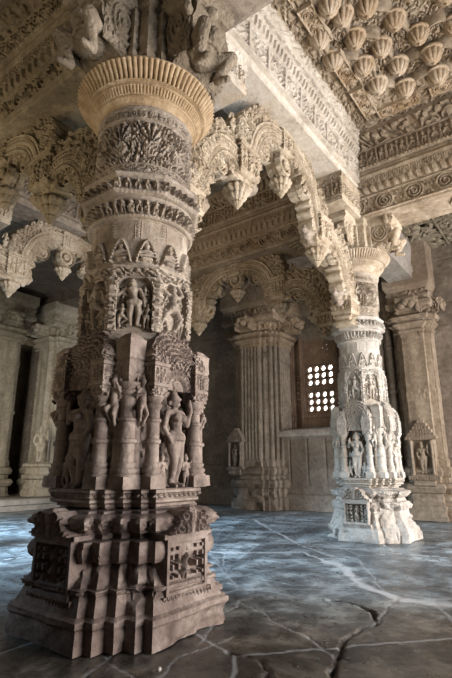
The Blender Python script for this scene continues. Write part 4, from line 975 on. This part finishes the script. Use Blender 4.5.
# ------------------------------------------------------------------ piers against the walls
def pier(loc, rz, hw, label, mat, ztop=3.5, cmat=None, niche=None, arm_h=.6, group='engaged piers along the walls', flp=.085, fla=.022, plain=False):
    t = empty('wall_pier', (*loc, 0), rz); tag(t, label, 'pier', group)
    h = hw; q = [(h, -h * .42), (h, h * .42), (h * .88, h * .42), (h * .88, h * .60), (h * .80, h * .60), (h * .80, h * .80), (h * .60, h * .80), (h * .60, h * .88), (h * .42, h * .88), (h * .42, h)]
    if plain: q = [(h, -h * .62), (h, h * .62), (h * .72, h * .62), (h * .72, h * .9), (h * .62, h * .9), (h * .62, h)]
    pl = quad4(q[:-1])
    mb = MB(); ring_body(mb, pl, [(0, .10), (.22, .10), (.25, .06), (.42, .05), (.44, .09), (.52, .12), (.58, .09), (.60, .03), (.68, .03), (.70, .07), (.78, .10), (.84, .06), (.86, .02), (.96, .02), (1.0, 0)], [(.27, .42, P_leaf(.06, 3), .01)], .03, .02, .008, 5, chips=.03)
    mb.build('base', mat, t)
    pt = P_pan(.16, 0, 3)
    def shaftp(u, v, h_):
        x = np.abs(u / flp - np.floor(u / flp) - .5) * 2
        band = P_leaf(.05, 6)(u, v, h_) * ((v % 1.15) > 1.0)
        return np.maximum(.5 + .5 * np.cos(x * PI), band * 1.2) * (.6 + .4 * (vn(u * 4, v * 3, 2)))
    mb = MB(); ring_body(mb, pl, [(1.0, 0), (ztop, 0)], [(1.02, ztop, shaftp, fla)], .014, .03, .004, 7); mb.build('shaft', mat, t)
    z = ztop; cm = cmat or mat
    mb = MB(); ring_body(mb, pl, [(z, 0), (z + .02, .03), (z + .06, .04), (z + .07, .01), (z + .10, .03), (z + .16, .09), (z + .18, .10), (z + .19, .05), (z + .22, .05), (z + .24, .11), (z + .30, .14), (z + .32, .12), (z + .33, .0), (z + arm_h, .02)],
        [(z + .34, z + arm_h, P_leaf(.10, 2), .03), (z + .24, z + .30, P_leaf(.05, 9), .01)], .018, .015, .004, 8); mb.build('capital', cm, t)
    for k in range(4):
        a = k * PI / 2; m = pm('pierarm', m_pierarm)
        link('bracket_arm', m, cm, t, (0, 0, z + .33), a, (1, h / .48, 1))
    mb = MB(); ring_body(mb, rect(-h * 1.2, h * 1.2, -h * 1.2, h * 1.2), [(z + arm_h - .04, 0), (z + arm_h, .04), (z + arm_h + .08, .04), (z + arm_h + .1, .0), (z + arm_h + .3, .0), (z + arm_h + .4, .06), (4.95 if ztop < 3.9 else 5.2, .06)], [(z + arm_h + .12, z + arm_h + .28, P_leaf(.08, 3), .02)], .02, .02, .004); mb.build('upper_block', cm, t)
    if niche:
        for (x, y, r, z0, s) in niche:
            k = link('wall_shrine', pm('nic', m_niche), mat, t, (x, y, z0), r, (s, s, s)); link('niche_figure', pm(('w', 1), woman, .54, 1), mat, k, (0, -.09, .06), 0, (.97, .8, .97))
    return t
def m_pierarm():
    mb = MB(); w_ = .17
    pr = [(-.3, .30), (-.86, .30), (-.88, .26), (-.86, .22), (-.80, .20), (-.80, .17), (-.76, .13), (-.70, .12), (-.68, .08), (-.62, .06), (-.58, .02), (-.50, 0), (-.3, 0)]
    V = [(-w_, y, z) for y, z in pr] + [(w_, y, z) for y, z in pr]; n = len(pr)
    mb.add(V, [(i, i + 1, n + i + 1, n + i) for i in range(n - 1)], [(0, i + 1, i) for i in range(1, n - 1)] + [(n, n + i, n + i + 1) for i in range(1, n - 1)])
    for s in (-1, 1):
        M = Matrix.Translation((s * w_, -.58, .02)) @ Matrix.Rotation(s * PI / 2, 4, 'Z')
        panel(mb, .40, .27, .004, P_leaf(.05, 5), .03, .01, M)
    for x in (-.08, .08): mb.ball((x, -.82, .15), .075, 10)
    mb.ball((0, -.86, .20), .07, 10)
    return mb.mesh('bracket_arm')
def m_niche():
    mb = MB()
    def f(u, v, h):
        x = np.abs(u - .2); return np.maximum(ss(.155, .16, x), np.maximum(ss(.05, .04, v), ss(.60, .61, v))) - .2 * (x < .15) * ss(.06, .07, v)
    panel(mb, .40, .66, .05, f, .07, .008)
    for s in (-1, 1): mb.lathe([(.032, .05), (.032, .09), (.022, .10), (.022, .3), (.03, .31), (.022, .32), (.022, .52), (.036, .56), (.036, .60)], 14, Matrix.Translation((s * .165, -.13, 0)))
    panel(mb, .50, .05, .15, P_fringe(.04), .012, .006, Matrix.Translation((0, 0, -.03)))
    panel(mb, .50, .05, .16, P_petal(.04), .012, .006, Matrix.Translation((0, 0, .62)))
    for k in range(5): panel(mb, .44 - .08 * k, .06, .13 - .015 * k, P_petal(.05), .02, .006, Matrix.Translation((0, 0, .67 + .055 * k)))
    ring_body(mb, rect(-.14, .14, -.12, 0), [(-.16, -.02), (-.12, .03), (-.06, .02), (-.03, .05)], [], .02, .01)
    return mb.mesh('wall_shrine')
pier((7.1, 3.45), 0, .56, 'broad fluted pier with a small figure niche, left of the latticed window', MAT['brown'], 3.45, MAT['brown2'], [(-.56, .36, -PI / 2, .82, .9)])
pier((6.85, -.07), 0, .30, 'wall pilaster with a standing figure in a niche, right of the pale pillar', MAT['brown3'], 3.2, MAT['brown3'], [(-.30, .0, -PI / 2, .68, 1.0)], .5, flp=.30, fla=.014, plain=True)
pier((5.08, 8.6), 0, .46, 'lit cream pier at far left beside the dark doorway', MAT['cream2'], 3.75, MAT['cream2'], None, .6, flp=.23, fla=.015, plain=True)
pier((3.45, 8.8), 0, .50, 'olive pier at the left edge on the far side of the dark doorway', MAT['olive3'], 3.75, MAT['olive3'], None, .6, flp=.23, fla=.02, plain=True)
# slender door-jamb shafts left of the right pilaster
d = empty('jamb_shafts', (6.85, .50, 0)); tag(d, 'dark slender ringed jamb shafts between the pale pillar and the right wall pilaster', 'door jamb')
for k, (x, y, r) in enumerate(((-.02, -.06, .06), (.02, .12, .055), (.03, .30, .06))):
    mb = MB(); pr = [(r * 1.5, 0), (r * 1.5, .5), (r * 1.2, .55)]
    for i in range(7): z = .6 + i * .42; pr += [(r, z), (r, z + .30), (r * 1.3, z + .32), (r * 1.3, z + .36), (r, z + .38)]
    pr += [(r * 1.6, 3.6), (r * 1.9, 3.75), (r * 1.9, 4.2)]
    mb.lathe(pr, 16); o = mb.build('shaft', MAT['brown'], d); o.location = (x, y, 0)
# statue on a pedestal by the left pier
st = empty('pedestal_statue', (4.36, 7.9, .22)); tag(st, 'small carved standing statue on a moulded pedestal beside the cream pier', 'statue')
mb = MB(); ring_body(mb, quad4([(.24, -.12), (.24, .12), (.17, .12), (.17, .17), (.12, .17), (.12, .24)][:-1]), [(0, .04), (.12, .04), (.16, 0), (.35, -.02), (.38, .04), (.45, .06), (.48, .0), (.62, -.02), (.64, .05), (.70, .05), (.74, -.04)], [(.18, .34, P_leaf(.05, 3), .015)], .012, .012, .003); mb.build('pedestal', MAT['cream2'], st)
link('figure', pm(('w', 1), woman, .54, 1), MAT['cream2'], st, (0, 0, .70), -.6, (1.6, 1.6, 1.6))
# small figure shrine fixed on top of lit band is part of the pier; raised platform at far left
mb = MB(); ring_body(mb, [(-3, 7.0), (4.45, 7.0), (4.45, 8.12), (4.45, 8.72), (4.09, 8.72), (4.09, 8.12), (-3, 8.12)], [(0, 0), (.10, 0), (.12, .03), (.2, .03), (.22, 0)], [], .3, .03, .004); tag(mb.build('stone_step', MAT['blue']), 'low raised stone step before the far left doorway', 'step')
for i, (x, y) in enumerate(((4.72, 7.55), (4.95, 7.62))):
    mb = MB(); ring_body(mb, [(0, 0), (.15, .02), (.14, .16), (.01, .14)], [(0, 0), (.02, .01), (.19, .0), (.21, -.02)], [], .02, .03, .006, i); o = mb.build('stone_block', MAT['ochre']); o.location = (x, y, 0); tag(o, ['small squared stone block on the floor before the cream pier, left one', 'small squared stone block on the floor before the cream pier, right one'][i], 'stone block')

# bright wall added as yard for the lattice holes
mb = MB(); ring_body(mb, rect(9.6, 9.9, -1, 8), [(0, 0), (5.5, 0)], [], .5, .5); struct(mb.build('wall_backdrop', MAT['backdrop']))  # invented wall, lit so the holes show white
# ------------------------------------------------------------------ floor
def unproj(px, py):
    a = (px - 226) / 475; b = (339 - py) / 475; d = math.cos(th) - b * math.sin(th); u = math.sin(th) + b * math.cos(th); t = -H / u
    return (co.location.x + t * (Fx * d + Rx * a), co.location.y + t * (Fy * d + Ry * a))
JW = [[(2.1, 0.81), (2.61, 0.22), (2.22, -0.39), (1.67, -0.8), (1.42, -1.14), (1.49, -1.48), (1.3, -2.6)], [(3.57, 1.91), (3.81, 1.24), (3.02, 0.44), (2.58, -0.12)], [(3.7, -0.23), (3.2, -0.57), (3.24, -1.1), (3.0, -2.4)], [(3.02, 0.44), (3.12, -0.04), (3.2, -0.57)],
      [(2.1, .81), (1.9, 1.9), (1.32, 2.71), (1.1, 3.37), (.9, 4.6)], [(0.2, 2.4), (0.86, 2.18), (1.9, 1.9)], [(2.3, 6.9), (2.36, 5.69), (2.4, 4.46), (3.57, 1.91)], [(.9, 4.6), (2.4, 4.46)], [(2.4, 4.46), (4.4, 4.6), (6.9, 4.5)], [(4.4, 4.6), (4.5, 7)], [(4.9, .9), (5.0, 2.4), (4.4, 4.6)], [(3.81, 1.24), (5, 2.4), (6.6, 2.3)], [(-1.4, 1.6), (.2, 2.4)], [(-1.6, 3.4), (1.1, 3.37)]]
JG = [[(2.1, .81), (1.43, 0.31), (1.32, -0.38), (1.67, -0.8)], [(1.08, 0.04), (1.04, -0.31), (1.05, -0.68), (1.46, -0.88)], [(-0.43, -0.34), (-0.51, -0.69), (-0.56, -0.81), (-.8, -1.3)], [(-0.53, -0.78), (-0.22, -0.66), (0.16, -0.7)], [(0.73, -0.33), (0.59, -0.6), (0.26, -1.19), (0.21, -1.33)],
      [(-.9, .9), (-0.22, 0.94), (-0.2, 0.52)], [(-0.77, -0.52), (-0.42, -0.4)], [(0.73, -0.33), (0.46, -0.42), (-0.01, -0.61)], [(0.81, -1.21), (1.04, -1.2), (1.42, -1.14)], [(-2, -.2), (-.77, -.52), (-1.4, -2)]]
JK = [[(1.05, -0.68), (1.12, -0.91), (1.01, -1.13), (0.81, -1.21), (0.45, -1.20), (0.17, -1.29), (-0.15, -1.35), (-.6, -1.5)], [(-0.03, -0.81), (-0.06, -1.01), (-0.25, -1.22), (-.35, -1.5)]]
def seg_dist(x, y, lines):
    d = np.full(x.shape, 9.)
    for l in lines:
        for (ax, ay), (bx, by) in zip(l[:-1], l[1:]):
            dx, dy = bx - ax, by - ay; t = np.clip(((x - ax) * dx + (y - ay) * dy) / (dx * dx + dy * dy), 0, 1)
            d = np.minimum(d, np.hypot(x - ax - t * dx, y - ay - t * dy))
    return d
def floor():
    xs = np.concatenate([np.arange(-5.3, -1.5, .06), np.arange(-1.5, 2.6, .011), np.arange(2.6, 7.7, .025)]); ys = np.concatenate([np.arange(-5.2, -2.4, .06), np.arange(-2.4, 1.2, .011), np.arange(1.2, 8.9, .03)])
    X, Y = np.meshgrid(xs, ys)
    wx = X + (fbm(X * 5, Y * 5, 1) - .5) * .09 + (fbm(X * 25, Y * 25, 11) - .5) * .02; wy = Y + (fbm(X * 5, Y * 5, 2) - .5) * .09 + (fbm(X * 25, Y * 25, 12) - .5) * .02
    wid = .005 + .020 * vn(X * 2.3, Y * 2.3, 5) ** 2
    dw = seg_dist(wx, wy, JW); dg = seg_dist(wx, wy, JG); dk = seg_dist(wx, wy, JK)
    thick = seg_dist(wx, wy, [[(2.35, -.2), (2.22, -.39), (1.67, -.8), (1.42, -1.14), (1.49, -1.48)]])
    mort = np.maximum(ss(wid + .009, wid, dw), ss(.008, .003, dg) * .5)
    mort = np.maximum(mort, ss(.085, .03, thick + .03 * vn(X * 14, Y * 14, 8)))
    mort = mort * ss(.15, .4, fbm(X * 9, Y * 9, 20) + .05)
    # every slab lies a little out of level: nearest-joint side gives a step at the cracks
    Z = (fbm(X * 1.1, Y * 1.1, 7, 3) - .5) * .02 + (fbm(X * 9, Y * 9, 3, 3) - .5) * .005 + (fbm(X * 40, Y * 40, 30, 2) - .5) * .0015
    ck = ss(.028, .004, dk + .022 * vn(X * 18, Y * 18, 9)); Z -= ck * .035
    Z -= ss(.012, .003, dg) * .004; Z += mort * .001
    dark = ck
    # rubble swell around the near pillar's foot
    V = np.stack([X, Y, Z - .006], -1); mb = MB(); mb.grid(V)
    n = mb.n; mb.box(-5.3, 7.7, -5.2, 8.9, -.2, -.06)
    o = mb.build('floor', MAT['floor'], None, 60); struct(o)
    at = o.data.attributes.new('mortar', 'FLOAT', 'POINT'); full = np.zeros(len(o.data.vertices), np.float32); full[:n] = mort.ravel(); at.data.foreach_set('value', full)
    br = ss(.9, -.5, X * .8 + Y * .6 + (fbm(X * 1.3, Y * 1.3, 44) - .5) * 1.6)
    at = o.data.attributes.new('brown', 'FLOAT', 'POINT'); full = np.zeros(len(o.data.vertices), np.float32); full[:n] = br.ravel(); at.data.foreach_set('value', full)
    at = o.data.attributes.new('crack', 'FLOAT', 'POINT'); full = np.zeros(len(o.data.vertices), np.float32); full[:n] = dark.ravel(); at.data.foreach_set('value', full)
floor()
st = MB(); st.ball((0, 0, .012), .012, 10, (1, .8, .8)); o = st.build('pebble', MAT['pale']); o.location = (-.42, -.72, 0); tag(o, 'tiny white pebble lying on the dark floor in front of the big pillar', 'pebble')

# ------------------------------------------------------------------ light: day through the open side, sunlit ground outside it, plus added fill lamps
W = bpy.data.worlds.new('world'); sc.world = W; W.use_nodes = True; bg = W.node_tree.nodes['Background']; bg.inputs[0].default_value = (.72, .86, 1, 1); bg.inputs[1].default_value = WORLD
def area(name, loc, tgt, sx, sy, col, pw, spread=PI):
    l = bpy.data.lights.new(name, 'AREA'); l.shape = 'RECTANGLE'; l.size = sx; l.size_y = sy; l.color = col; l.energy = pw; l.spread = spread
    o = bpy.data.objects.new(name, l); C.objects.link(o); o.location = loc; d = Vector(tgt) - Vector(loc); o.rotation_euler = d.to_track_quat('-Z', 'Y').to_euler(); return o
for a in LIGHTS: area(*a)
